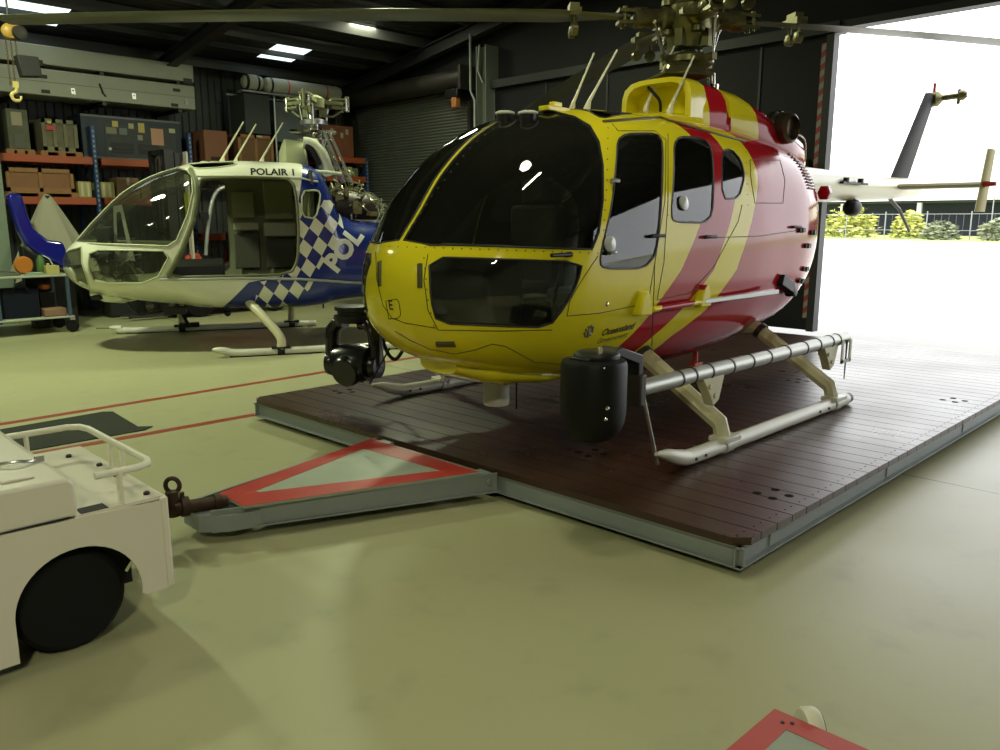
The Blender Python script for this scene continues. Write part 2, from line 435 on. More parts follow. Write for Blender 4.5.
for x in (9.6, 5.9, 1.2, -3.4):
    k += 1; mb = MB()
    for ya, yb in ((YB - .02, 4.3), (4.3, YN + .02)):
        za, zb = rz(ya) - .2, rz(yb) - .2
        for w, d0, d1 in ((.08, .02, .0), (.012, .0, -.18), (.08, -.18, -.2)):
            mb.add([(x + sx * w, y, z + d) for d in (d0, d1) for (y, z) in ((ya, za), (yb, zb)) for sx in (-1, 1)],
                   [(0, 1, 3, 2), (4, 6, 7, 5), (0, 4, 5, 1), (2, 3, 7, 6), (0, 2, 6, 4), (1, 5, 7, 3)])
    struct(mb.build('trim_%d' % k, raf))
# portal column between shutter and big door, with conduit
k += 1; struct(MB().box(9.55, 9.84, 9.98, 10.0, 0, 4.3).box(9.68, 9.71, 10.0, 10.2, 0, 4.3).box(9.55, 9.84, 10.2, 10.22, 0, 4.3).build('trim_%d' % k, mat('column_steel', (.13, .14, .12), .5)))
k += 1; struct(MB().tube([(9.5, 10.3, 4.5), (9.5, 10.3, 3.6), (9.5, 10.2, 3.45), (9.5, 10.2, .3)], .02, 8).tube([(9.5, 10.08, 4.3), (9.5, 10.12, 3.9), (9.5, 10.0, 3.7)], .015, 8).build('trim_%d' % k, gal))
k += 1; struct(wbox('trim_%d' % k, mat('pale_green_column', (.2, .25, .19), .5), 3.0, 3.2, 13.3, 13.5, 0, 4.3))
k += 1; struct(MB().box(9.62, 9.84, 4.2, 9.95, 3.62, 3.74).box(9.66, 9.84, -5.2, 4.2, 3.66, 3.74).build('trim_%d' % k, raf))
# roller shutter
def shutter_mat():
    m = mat('shutter_slats', (.15, .16, .14), .45, .2); n = NB(m); x = n.tc()
    w = n.m('MULTIPLY', n.m('PINGPONG', x[2], .027), 37)
    bp = n.N.new('ShaderNodeBump'); bp.inputs['Strength'].default_value = 1; bp.inputs['Distance'].default_value = .02
    n.L.new(w, bp.inputs['Height']); n.L.new(bp.outputs[0], n.b.inputs['Normal'])
    n.L.new(n.mix(n.m('LESS_THAN', w, .18), (.12, .13, .11), (.07, .075, .065)), n.b.inputs['Base Color']); return m
s = struct(wbox('door_1', shutter_mat(), XE + .03, XE + .07, 10.62, 14.15, 0, HD))
MB().box(XE - .08, XE + .02, 10.6, 10.68, 0, 3.5).box(XE - .08, XE + .02, 14.08, 14.16, 0, 3.5).build('guide_rail', darkst, s)
MB().cyl((XE - .2, 10.55, 3.86), (XE - .2, 14.2, 3.86), .17, n=24).box(XE - .4, XE - .02, 10.5, 10.56, 3.66, 4.05).build('curtain_roll', darkst, s)
# big dark door leaf, folded against the jamb, with the hazard strip on its edge
def hazard():
    m = mat('hazard_strip', (.5, .5, .5), .5); n = NB(m); x = n.tc()
    q = n.m('FRACT', n.m('MULTIPLY', n.m('ADD', x[2], n.m('MULTIPLY', x[1], .7)), 7.0))
    n.L.new(n.mix(n.m('LESS_THAN', q, .5), (.28, .25, .22), (.30, .03, .03)), n.b.inputs['Base Color']); return m
d = MB().box(XE - .12, XE - .04, 4.32, 9.95, .14, 3.64)
d = struct(d.build('door_2', mat('black_door_sheet', (.007, .007, .009), .6, spec=.25)))
mb = MB()
for y in (5.2, 6.4, 7.6, 8.8): mb.box(XE - .135, XE - .12, y - .015, y + .015, .14, 3.6)
mb.build('door_rib', raf, d)
wbox('warning_strip', hazard(), XE - .2, XE - .12, 4.33, 4.40, .3, 3.52, d)
wbox('edge_post', raf, XE - .24, XE - .1, 4.24, 4.33, .14, 3.6, d)
# painted floor lines
def strip(name, p0, p1, w, m, z=.0015):
    p0 = Vector((*p0, z)); p1 = Vector((*p1, z)); u = (p1 - p0).normalized(); q = Vector((-u.y, u.x, 0)) * w / 2; dz = Vector((0, 0, z - .0002))
    vs = [p0 - q, p1 - q, p1 + q, p0 + q]; return MB().add([v - dz for v in vs] + vs, [(3, 2, 1, 0), (4, 5, 6, 7), (0, 1, 5, 4), (1, 2, 6, 5), (2, 3, 7, 6), (3, 0, 4, 7)]).build(name, m)
lr = mat('red_line_paint', (.27, .035, .02), .4, var=.15, scale=4)
struct(strip('trim_40', (-2, 6.62), (9.7, 7.02), .085, lr)); struct(strip('trim_41', (-2, 5.75), (9.7, 5.58), .085, lr))
# exterior
conc = mat('apron_concrete', (.36, .355, .335), .7, var=.08, scale=.6)
struct(MB().box(XE + .1, 62, -40, 60, -.1, -.002).build('ground_apron', conc))
grs = mat('grass_verge', (.25, .32, .08), .9, var=.3, scale=.8)
struct(MB().box(62, 140, -60, 120, -.12, .03).build('ground_verge', grs))
# ================================================================= RIGHT BACKGROUND (outside)
fm = mat('fence_steel', (.25, .26, .26), .5, .3)
t = thing('chain_fence', 'long grey wire fence with many upright posts beyond the bright apron', 'fence', (66, 20, 0))
mb = MB()
for z in (.1, .7, 1.9): mb.tube([(66, -12, z), (66, 44, z)], .02, 5)
for y in range(0, 112): mb.tube([(66, -12 + y * .5, .05), (66, -12 + y * .5, 1.9)], .007, 3)
mb.build('wire_panel', fm, t)
for y in range(-12, 46, 3):
    MB().cyl((66, y, 0), (66, y, 2.1), .045, n=8).build('fence_post', fm, t)
t = thing('long_shed', 'long low building with a shaded dark open front under a pale wall', 'building', (80, 17, 0))
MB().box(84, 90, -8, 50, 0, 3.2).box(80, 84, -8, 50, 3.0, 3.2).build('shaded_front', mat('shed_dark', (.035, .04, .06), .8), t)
wbox('upper_wall', mat('shed_pale', (.75, .75, .66), .7), 79.6, 90, -8, 50, 3.2, 8.5, t)
for y in (2, 9, 14, 19, 26, 33): wbox('pillar', mat('shed_pillar', (.5, .5, .45), .6), 79.8, 80.2, y, y + .35, 0, 3.0, t)
def foliage(name, c, rad, m, n, leaf, seed, parent=None):
    rn = random.Random(seed); mb = MB(); c = Vector(c)
    for _ in range(n):
        d = Vector((rn.gauss(0, 1), rn.gauss(0, 1), rn.gauss(0, 1))).normalized(); q = rn.uniform(.45, 1.05)
        p = c + Vector((d.x * rad[0] * q, d.y * rad[1] * q, abs(d.z) * rad[2] * q if c.z < .2 else d.z * rad[2] * q))
        a = Vector((rn.gauss(0, 1), rn.gauss(0, 1), rn.gauss(0, 1))).normalized(); u, w = perp(a); l = leaf * rn.uniform(.6, 1.3)
        mb.add([p - u * l, p + w * l * .35, p + u * l, p - w * l * .35], [(0, 1, 2, 3)])
    return mb.build(name, m, parent, recalc=False)
g1 = mat('yellow_green_leaves', (.35, .36, .07), .7, var=.3, scale=3); g2 = mat('green_leaves', (.10, .16, .04), .7, var=.4, scale=3); g3 = mat('grey_grass', (.18, .2, .12), .8, var=.4, scale=3)  # yellow-green, green and grey-green foliage colours
for i, (y, rx, ry, h, m, lb) in enumerate([(27.5, 1.2, 2.4, 2.6, g1, 'large yellow-green bush beside the rear of the helicopter beyond the fence'),
                                       (22.9, 1.0, 1.3, 2.0, g1, 'smaller yellow-green bush right of the large one, at the fence'),
                                       (19.6, .7, 1.3, 1.3, g3, 'low grey bush at the fence left of the long grass'),
                                       (15.6, .7, 1.6, 1.5, g3, 'wide clump of spiky grey-green grass along the fence'),
                                       (11.8, .7, 1.4, 1.2, g2, 'low round green bush at the right end of the fence')]):
    o = foliage('bush', (67.9 if i < 2 else 64.6, y, .1), (rx, ry, h), m, 700, .28, i)
    tag(o, lb, 'bush', 'bushes along the fence')
t = thing('street_tree', 'sparse young tree with green leaf clumps beyond the fence', 'tree', (67.5, 13.6, 0))
MB().tube([(67.5, 13.6, 0), (67.6, 13.5, 2.2), (67.5, 13.2, 4.2), (67.7, 13.0, 5.6)], [.22, .16, .1, .05], 8).tube([(67.6, 13.5, 2.4), (67.5, 14.8, 3.6), (67.5, 15.3, 4.3)], [.08, .06, .03], 6).tube([(67.5, 13.2, 3.9), (67.5, 11.6, 4.8)], [.08, .03], 6).build('trunk', wood, t)
for c_, r_ in (((67.5, 15.4, 4.3), (1, 1.3, .5)), ((67.5, 14.8, 3.2), (1, 1.5, .45)), ((67.5, 11.4, 5.0), (1, 1.1, .6)), ((67.6, 12.0, 3.6), (1, 1.5, .6)), ((67.6, 10.6, 2.9), (1, 1.2, .5))):
    foliage('leaf_clump', c_, r_, g2, 260, .22, int(c_[1] * 10), t)
t = thing('light_pole', 'thin grey mast standing beyond the fence', 'pole', (68, 17.2, 0)); MB().cyl((68, 17.2, 0), (68, 17.2, 6.2), .05, .03, 8).build('mast', fm, t)
MB().box(67.8, 68.2, 16.9, 17.5, 6.2, 6.3).build('lamp_head', fm, t)
# ================================================================= YELLOW AND RED HELICOPTER
CY = 3.53; PZ = .17
HM = Matrix.Translation((0, CY, 0))
H = thing('rescue_helicopter', 'yellow and red helicopter parked on the dark timber platform, nose towards the tug', 'helicopter', (4.6, CY, PZ), off=(-4.6, 0, -PZ))
YEL, RED = (.70, .61, .018), (.38, .010, .018)
def paint(name, stripes):
    m = mat(name, YEL, .12, coat=0, spec=.24); n = NB(m); x = n.tc()
    if stripes:
        a = n.pw(x[2], [(.4, 3.45), (.82, 3.86), (1.02, 4.06), (1.2, 4.27), (1.45, 4.46), (1.8, 4.68), (2.3, 4.70)], 3, 6)
        b = n.pw(x[2], [(.4, 3.7), (.79, 4.10), (1.0, 4.40), (1.18, 4.65), (1.45, 4.82), (1.67, 4.95), (2.3, 5.03)], 3, 6)
        c = n.pw(x[2], [(.4, 3.95), (.77, 4.32), (.92, 4.62), (1.17, 4.95), (1.44, 5.11), (1.82, 5.33), (2.3, 5.38)], 3, 6)
        g = lambda q: n.m('GREATER_THAN', x[0], q)
        red = n.m('ADD', n.m('SUBTRACT', g(a), g(b)), g(c), True)
    else:
        x0 = n.m('ADD', x[0], n.m('MULTIPLY', x[1], 0))
        zz = n.m('MULTIPLY', n.m('SUBTRACT', x[2], 2.3), .15)
        g = lambda q: n.m('GREATER_THAN', n.m('ADD', x0, zz), q)
        red = n.m('ADD', n.m('SUBTRACT', g(5.28), g(5.50)), g(5.79), True)
    n.L.new(n.mix(red, YEL, RED), n.b.inputs['Base Color'])
    bp = n.N.new('ShaderNodeBump'); bp.inputs['Strength'].default_value = .12; bp.inputs['Distance'].default_value = .02
    n.L.new(n.noise(3, 2), bp.inputs['Height']); n.L.new(bp.outputs[0], n.b.inputs['Normal']); n.L.new(bp.outputs[0], n.b.inputs['Coat Normal'])
    return m
pbody, pcowl = paint('yellow_red_body_paint', True), paint('yellow_red_cowl_paint', False)
yelm = mat('yellow_gloss', YEL, .25, coat=.5); redg = mat('red_gloss', RED, .22, coat=.5)
inner = mat('cabin_trim_dark', (.03, .032, .03), .8)
gl = glass('cabin_glass', (.78, .82, .76), .02, 1.0, dirt=.01)
glr = glass('roof_glass', (.06, .07, .06), .06)
seal = mat('window_seal', (.015, .015, .012), .5)
ST = [(2.615, 0, 1.10, 1.10, 1.10, 2.0), (2.628, .13, 1.20, 1.00, 1.10, 2.05), (2.67, .27, 1.30, .90, 1.10, 2.1), (2.745, .41, 1.40, .81, 1.10, 2.15),
      (2.85, .545, 1.53, .73, 1.11, 2.2), (3.03, .67, 1.76, .66, 1.13, 2.3), (3.30, .765, 1.98, .59, 1.15, 2.4), (3.62, .79, 2.12, .53, 1.17, 2.5),
      (4.1, .80, 2.19, .49, 1.2, 2.6), (4.7, .80, 2.2, .48, 1.22, 2.65), (5.2, .79, 2.2, .50, 1.25, 2.65), (5.7, .76, 2.19, .56, 1.3, 2.6),
      (6.1, .73, 2.15, .62, 1.34, 2.6), (6.4, .67, 2.11, .70, 1.38, 2.5), (6.62, .59, 2.06, .82, 1.44, 2.4), (6.80, .47, 2.0, 1.0, 1.52, 2.3), (6.93, .30, 1.93, 1.25, 1.6, 2.2), (6.98, .12, 1.85, 1.5, 1.7, 2)]
K = Skin(ST, HM)
W_up = [(430, 245), (455, 245), (520, 247), (575, 249), (592, 249), (599, 232), (603, 200), (603, 165), (599, 142), (590, 126), (575, 117), (555, 112), (534, 112), (520, 114)]
W_lo = [(429, 257), (500, 259), (583, 262), (578, 282), (566, 305), (549, 327), (500, 326), (437, 323), (431, 300)]
W_dr = [(618, 134), (656, 133), (663, 141), (662, 200), (655, 268), (601, 269), (600, 256), (612, 205), (616, 165)]
W_cb = [(674, 136), (703, 138), (712, 148), (714, 180), (712, 223), (674, 222), (671, 215), (674, 175)]
W_sm = [(722, 151), (731, 149), (741, 160), (745, 176), (739, 198), (722, 199)]
W_rf = [(566, 108), (596, 104), (624, 105), (640, 110), (646, 113), (618, 115), (602, 119), (588, 111)]
wl = []
for nm_, px_, kk in (('windscreen', W_up, 1), ('chin_window', W_lo, 1), ('cockpit_door_window', W_dr, 2), ('cabin_door_window', W_cb, 2), ('rear_cabin_window', W_sm, 1), ('roof_window', W_rf, 1)):
    L = K.pxl(px_, True, kk)
    if nm_ == 'windscreen':                   # the inner edge follows the centre strut
        px = dens(px_, 4, False); L = [q for q in (K.hit(*v) for v in px) if q]; L = [L[0], L[0]] + L
        b0, b1 = K.cb(z=1.39), K.cb(x=3.60); n_ = 26
        L = L[2:] + [(.024, b1 + (b0 - b1) * i / n_) for i in range(n_ + 1)]
    if nm_ == 'roof_window': L = [(max(a, .06), b) for a, b in L]
    if nm_ == 'chin_window': L = [(max(a, .16), b) for a, b in L]
    q = []
    for p in L:
        if not q or math.dist(p, q[-1]) > .004: q.append(p)
    am = min(a for a, b in q); s_in = .05 if nm_ == 'chin_window' else 0
    wl.append((nm_, q)); wl.append((nm_, [(-(a - (s_in if a < am + .08 else 0)), b) for a, b in q][::-1]))
V, T, KK = K.cut([l for _, l in wl])
K.panel(V, [t for t, k in zip(T, KK) if k < 0], 'fuselage', pbody, H, .014, mats_inner=inner)
for i, (nm_, l) in enumerate(wl):
    tt = [t for t, k in zip(T, KK) if k == i]
    if not tt: continue
    g = K.panel(V, tt, nm_, glr if nm_ == 'roof_window' else gl, H, .004, -.003)
    K.line(l, .006, 'window_seal', seal, g)
# seams, rails and rivet lines drawn as fine raised or sunk beads on the skin
def px_line(pts, r, name, m, off=0, closed=False, k=0):
    L = K.pxl(pts, closed, k, 5)
    if len(L) > 2: return K.line(L, r, name, m, H, closed, off)
seam = mat('panel_gap', (.08, .07, .01), .7)
for P in ([(612, 124), (618, 131), (655, 131), (666, 140), (665, 200), (655, 262), (652, 345)],
          [(598, 256), (585, 275), (570, 300), (567, 316), (600, 313), (648, 303), (655, 262)],
          [(668, 134), (668, 200), (664, 262), (657, 300), (690, 293), (713, 268), (738, 222), (742, 205)],
          [(395, 331), (410, 340), (430, 349), (455, 354), (475, 350), (492, 344), (505, 346), (520, 354), (535, 362), (560, 364), (590, 360)],
          [(376, 252), (377, 280), (383, 305), (392, 318), (405, 323), (436, 328)], [(428, 254), (424, 280), (428, 310), (438, 330), (500, 331), (552, 330)],
          [(750, 160), (780, 160), (785, 180), (783, 203), (755, 203), (751, 180), (750, 160)],
          [(700, 238), (760, 236), (800, 230)]):
    px_line(P, .0028, 'panel_seam', seam)
px_line([(603, 122), (630, 120), (660, 118), (668, 121), (700, 130), (745, 142)], .009, 'door_rail', mat('rail_shadow', (.1, .09, .02), .5), .004)
px_line([(372, 246), (402, 247), (440, 248), (500, 251), (560, 254), (598, 256)], .0, 'x', seam) if False else None
# rivets along the windscreen bar, strut and door frame
rv = MB()
for P in ([(380, 246), (598, 253)], [(404, 240), (432, 196), (470, 148), (508, 116)], [(608, 128), (607, 180), (603, 240)], [(424, 258), (428, 300), (434, 326)], [(668, 150), (668, 215)], [(746, 152), (748, 205)]):
    for q in K.pxl(P, False, 0, 9):
        p = K.S(*q); nn = K.Nn(*q); rv.lathe([(.005, 0), (.004, .0025)], p, nn, 7)
rv.build('rivets', mat('rivet_metal', (.2, .18, .05), .4, .4), H)['kind'] = 'stuff'
def spot(px, py): q = K.hit(px, py); return K.S(*q), K.Nn(*q)
# nose hatch fittings and slots
for P, r in (([(380, 262), (380, 286)], .017), ([(420, 264), (420, 288)], .017), ([(437, 344), (455, 344)], .022)):
    px_line(P, r, 'vent_slot', mat('slot_dark', (.05, .045, .005), .6), -.004)
K.line(K.pxl([(386, 301), (397, 299), (399, 302), (401, 315), (398, 318), (389, 319)], True, 0), .002, 'label_border', blackm, H, off=.001)
E_ = K.S(*K.hit(393, 306)); K.text('E', -E_.y - .035, E_.z - .02, .075, blackm, 'letter_mark', H, bold=.001, frontal=True)
q = K.S(*K.hit(380, 295)); K.text('\u25B2', -q.y - .02, q.z - .02, .04, mat('grey_mark', (.4, .4, .3), .5), 'warning_mark', H, frontal=True) if False else None
# government lettering and crest on the port side
qa = K.S(*K.hit(601, 334)); qb = K.S(*K.hit(596, 343))
K.text('Queensland', qa.x, qa.z - .012, .058, blackm, 'lettering', H, shear=.35, bold=.0012, rot=4)
K.text('Government', qb.x, qb.z - .005, .048, blackm, 'lettering', H, shear=.2, rot=4)
cm = MB(); cc = K.S(*K.hit(589, 331))
for a in range(9):
    aa = R(a * 40); x0, z0 = cc.x + .028 * math.cos(aa), cc.z + .03 * math.sin(aa)
    h = K.side(x0, z0)
    if h: p = K.S(*h); nn = K.Nn(*h); cm.sphere(p + nn * .001, .009, (1, .5, 1.2), 5)
cm.box(cc.x - .01, cc.x + .01, cc.y - .006, cc.y + .004, cc.z - .02, cc.z + .02)
cm.build('crest', mat('crest_ink', (.10, .09, .02), .5), H)
# handles, hinges and push-out vents in the door windows
def handle(px, py, l, m, name='door_handle', up=.02):
    p, n_ = spot(px, py); MB().cyl(p, p + n_ * up, .012, n=10).tube([p + n_ * up + Vector((-l * .3, 0, 0)), p + n_ * (up + .008), p + n_ * up + Vector((l * .7, 0, .0))], .010, 8).build(name, m, H)
handle(560, 254, .0, blackm) if False else None
p, n_ = spot(566, 255); MB().cyl(p + n_ * .03 + Vector((-.14, -.0, 0)), p + n_ * .03 + Vector((.02, 0, 0)), .011, n=10).cyl(p, p + n_ * .035, .014, n=10).build('windscreen_latch', blackm, H)
for a in ((653, 236), (706, 237), (793, 227)): handle(*a, .13, darkst)
handle(611, 182, .07, steel, 'door_hinge'); handle(609, 253, .05, steel, 'door_hinge')
for a in ((607, 304),): p, n_ = spot(*a); MB().sphere(p, .014, (1, .6, 1), 8).build('lock_barrel', chrome, H)
for a, s_ in (((609, 244), .045), ((683, 203), .045)):
    p, n_ = spot(*a); MB().lathe([(.6 * s_, .0), (s_, .003), (s_, .012), (.5 * s_, .02), (.1 * s_, .022)], p, n_, 20).build('window_vent', mat('clear_plastic', (.45, .47, .45), .15, spec=.8), H)
# roof rail fairing above the doors, roof lamps
for px_, py_ in ((505, 116), (528, 116)):
    p = K.S(*K.hit(px_, py_ + 3)); MB().lathe([(.045, -.03), (.05, 0), (.05, .02), (.05, .025)], p, (0, 0, 1), 20).build('roof_lamp', blackm, H); MB().lathe([(.055, .024), (.06, .03), (.058, .038), (.04, .045)], p, (0, 0, 1), 20).build('lamp_cap', whitev, H)
p = K.S(*K.hit(552, 111)); MB().box(p.x - .1, p.x + .1, p.y - .06, p.y + .02, p.z - .01, p.z + .02).box(p.x - .03, p.x + .05, p.y - .04, p.y, p.z + .02, p.z + .05).build('roof_bracket', yelm, H, .006)
for (a, b), nm2 in ((((572, 106), (594, 53)), 0), (((587, 105), (617, 50)), 0), (((646, 106), (677, 41)), 0), (((670, 108), (694, 56)), 0)):
    # whip aerials leaning back
    yy = {572: .18, 587: -.18, 646: .05, 670: -.24}[a[0]]
    o = CAM; d = ray(*a); k_ = (CY + yy - o.y) / d.y; A = o + d * k_; d = ray(*b); k_ = (CY + yy - o.y) / d.y; B = o + d * k_
    A.y -= CY; B.y -= CY
    MB().tube([A - Vector((0, 0, .12)), A - Vector((0, 0, .02)), A + (B - A) * .08, A + (B - A) * .3, B], [.024, .022, .012, .008, .006], 8).build('whip_aerial', mat('cream_plastic', (.62, .6, .42), .4), H)
# ---------------- engine cowling
def ring(x, w, z0, z1, n=2.6, k=28, cy=0):
    out = []
    for j in range(k):
        a = 2 * math.pi * j / k; c_, s_ = math.cos(a), math.sin(a); rho = (abs(c_) ** n + abs(s_) ** n) ** (-1 / n)
        out.append(Vector((x, cy + w * rho * c_, (z0 + z1) / 2 + (z1 - z0) / 2 * rho * s_)))
    return out
cow = MB().loft([ring(*a) for a in ((5.22, .31, 1.98, 2.50), (5.35, .34, 1.95, 2.51), (5.47, .36, 1.95, 2.50))], caps=True)
cow.build('intake_cowling', pcowl, H)
cow = MB().loft([ring(*a) for a in ((5.51, .37, 1.95, 2.49), (5.7, .42, 1.9, 2.47), (6.0, .46, 1.85, 2.38), (6.3, .47, 1.8, 2.30), (6.6, .44, 1.8, 2.23), (6.8, .36, 1.8, 2.15), (6.92, .26, 1.8, 2.06))])
cow.build('engine_cowling', pcowl, H)
cow = MB().loft([ring(*a) for a in ((5.44, .345, 1.9, 2.42), (5.54, .37, 1.9, 2.42))]); cow.build('mast_well', pcowl, H)
# forward facing intake with a thick yellow lip and a dark hollow
o_, i_ = [ring(5.18, .31, 2.08, 2.50, 4), ring(5.08, .30, 2.06, 2.50, 4)], [ring(5.075, .255, 2.10, 2.465, 4), ring(5.24, .25, 2.12, 2.45, 4)]
MB().loft([ring(5.26, .31, 2.02, 2.50, 4), o_[0], o_[1], i_[0], i_[1]], caps=False).build('intake_lip', yelm, H)
MB().loft([ring(5.24, .255, 2.10, 2.46, 4), ring(5.25, .05, 2.2, 2.3, 4)], caps=True).build('intake_screen', mat('olive_screen', (.16, .15, .02), .7), H)
MB().tube(spline([(5.10, .08, 2.45), (5.09, .02, 2.4), (5.11, -.02, 2.34), (5.15, .0, 2.26)], 5), .012, 8).build('drain_hose', blackm, H)
MB().loft([ring(4.5, .25, 2.12, 2.2), ring(4.8, .30, 2.1, 2.24), ring(5.2, .34, 2.05, 2.26)]).build('intake_fairing', yelm, H)
# exhausts, louvres, rear fairing
for s_ in (-1, 1):
    c0 = Vector((6.17, .38 * s_, 2.2)); ax = Vector((-.12, 1.0 * s_, -.02)).normalized()
    MB().lathe([(.06, -.1), (.11, .0), (.122, .07), (.115, .15), (.09, .17), (.085, .12), (.02, .10)], c0, ax, 24).build('exhaust_stub', [mat('burnt_steel', (.12, .09, .06), .4, .8, var=.4)], H)
    MB().lathe([(.09, -.03), (.135, .0), (.14, .06), (.11, .1)], c0 - ax * .02, ax, 24).build('exhaust_collar', chrome, H)
    lm = MB()
    for i in range(13):
        z = 2.03 - i * .024; P = []
        for x_ in (6.22, 6.29, 6.36, 6.43, 6.50):
            h = K.side(x_, z)
            if h: p = K.S(*h) + K.Nn(*h) * .006; P.append((p.x, -p.y * s_, p.z))
        if len(P) > 1: lm.tube(P, .007, 6)
    lm.build('louvre_grille', mat('louvre_dark', (.10, .006, .01), .4), H)
MB().tube(spline([(6.28, -.42, 2.16), (6.45, -.45, 2.17), (6.6, -.44, 2.12), (6.7, -.40, 1.98)], 5), .008, 6).build('cowl_cable', mat('pale_cable', (.7, .7, .6), .4), H)
MB().prism([(-.06, -.1), (.06, -.1), (.1, 0), (.06, .1), (-.06, .1), (-.1, 0)], 'x', 0, .12).xf(Matrix.Translation((6.76, -.55, 1.72)) @ Matrix.Scale(.55, 4)).build('tail_light_guard', redg, H, .01)
for x_, z_ in ((5.98, 1.42), (6.12, 1.3), (6.15, 1.12), (6.12, 1.03), (6.25, 1.40)):
    h = K.side(x_, z_)
    if h: p, n_ = K.S(*h), K.Nn(*h); MB().obox(p + n_ * .008, (.09, .03, .03)).cyl(p, p + n_ * .03, .02, n=10).build('cowl_latch', darkst, H)
# lower port step rail and yellow brackets, rear door rail
pa, pb = K.S(*K.hit(648, 306)), K.S(*K.hit(776, 303))
y_ = -.83
for p_ in ((640, 308), (700, 300)):
    p, n_ = spot(*p_); MB().prism([(-.06, 0), (-.02, .1), (.02, .1), (.06, 0), (.06, -.04), (-.06, -.04)], 'y', -.05, .03).xf(Matrix.Translation(p)).build('step_bracket', pbody, H, .008)
pA, pB = spot(648, 309)[0], spot(762, 300)[0]
MB().tube([pA + Vector((0, -.035, 0)), Vector((pB.x, pA.y - .035, pA.z + .02))], .018, 10).build('step_rail', pbody, H)
MB().box(pA.x + .55, pB.x + .05, pA.y - .055, pA.y - .03, pA.z - .005, pA.z + .025).build('rail_cover', gal, H, .004)
p, n_ = spot(786, 290); MB().lathe([(.05, 0), (.055, .07), (.03, .08)], p, (.1, -.8, .1), 16).obox(p + Vector((-.12, -.03, .06)), (.2, .1, .08), Matrix.Rotation(R(20), 3, 'Y')).build('cargo_hook_arm', blackm, H, .005)
# ---------------- mast and rotor head
MX = 5.49
MB().lathe([(.10, 2.3), (.09, 2.5), (.07, 2.55), (.06, 2.9)], (MX, 0, 0), (0, 0, 1), 24).build('mast', darkst, H)
MB().lathe([(.05, 2.50), (.20, 2.51), (.27, 2.525), (.27, 2.535), (.2, 2.56), (.1, 2.6), (.09, 2.63)], (MX - .18, 0, 0), (0, 0, 1), 4).xf(Matrix.Translation((MX, 0, 0)) @ Matrix.Rotation(R(12), 4, 'Z') @ Matrix.Translation((-MX, 0, 0))).build('drive_plate', brass, H)
for dx, dy in ((.16, -.12), (.2, .1), (.12, -.16)):
    MB().cyl((MX + dx, dy, 2.3), (MX + dx * .9, dy * .9, 2.58), .022, n=10).cyl((MX + dx, dy, 2.4), (MX + dx, dy, 2.5), .032, n=10).build('hydraulic_strut', chrome, H)
sw = MB().lathe([(.06, 2.62), (.16, 2.63), (.19, 2.65), (.19, 2.69), (.14, 2.71), (.07, 2.73)], (MX, 0, 0), (0, 0, 1), 28)
ANG = [140, 58, -31, -127]
for a in ANG: sw.obox((MX + .2 * math.cos(R(a + 25)), .2 * math.sin(R(a + 25)), 2.67), (.12, .05, .05), Matrix.Rotation(R(a + 25), 3, 'Z'))
sw.build('swashplate', brass, H)
for a in ANG:
    c_, s_ = math.cos(R(a + 25)), math.sin(R(a + 25)); c2, s2 = math.cos(R(a + 16)), math.sin(R(a + 16))
    MB().cyl((MX + .24 * c_, .24 * s_, 2.66), (MX + .30 * c2, .30 * s2, 2.93), .011, n=8).sphere((MX + .24 * c_, .24 * s_, 2.66), .02, n=6).sphere((MX + .30 * c2, .30 * s2, 2.93), .02, n=6).build('pitch_link', chrome, H)
hb = MB().lathe([(.05, 2.74), (.11, 2.76), (.13, 2.86), (.16, 2.9), (.17, 3.05), (.13, 3.09), (.08, 3.14), (.05, 3.17)], (MX, 0, 0), (0, 0, 1), 20)
for i in range(12):
    a = R(i * 30); hb.cyl((MX + .135 * math.cos(a), .135 * math.sin(a), 3.05), (MX + .135 * math.cos(a), .135 * math.sin(a), 3.1), .014, n=6)
for i in range(4): 
    a = R(ANG[0] + 45 + i * 90); hb.obox((MX + .12 * math.cos(a), .12 * math.sin(a), 2.82), (.1, .06, .12), Matrix.Rotation(a, 3, 'Z'))
hb.build('rotor_hub', brass, H)
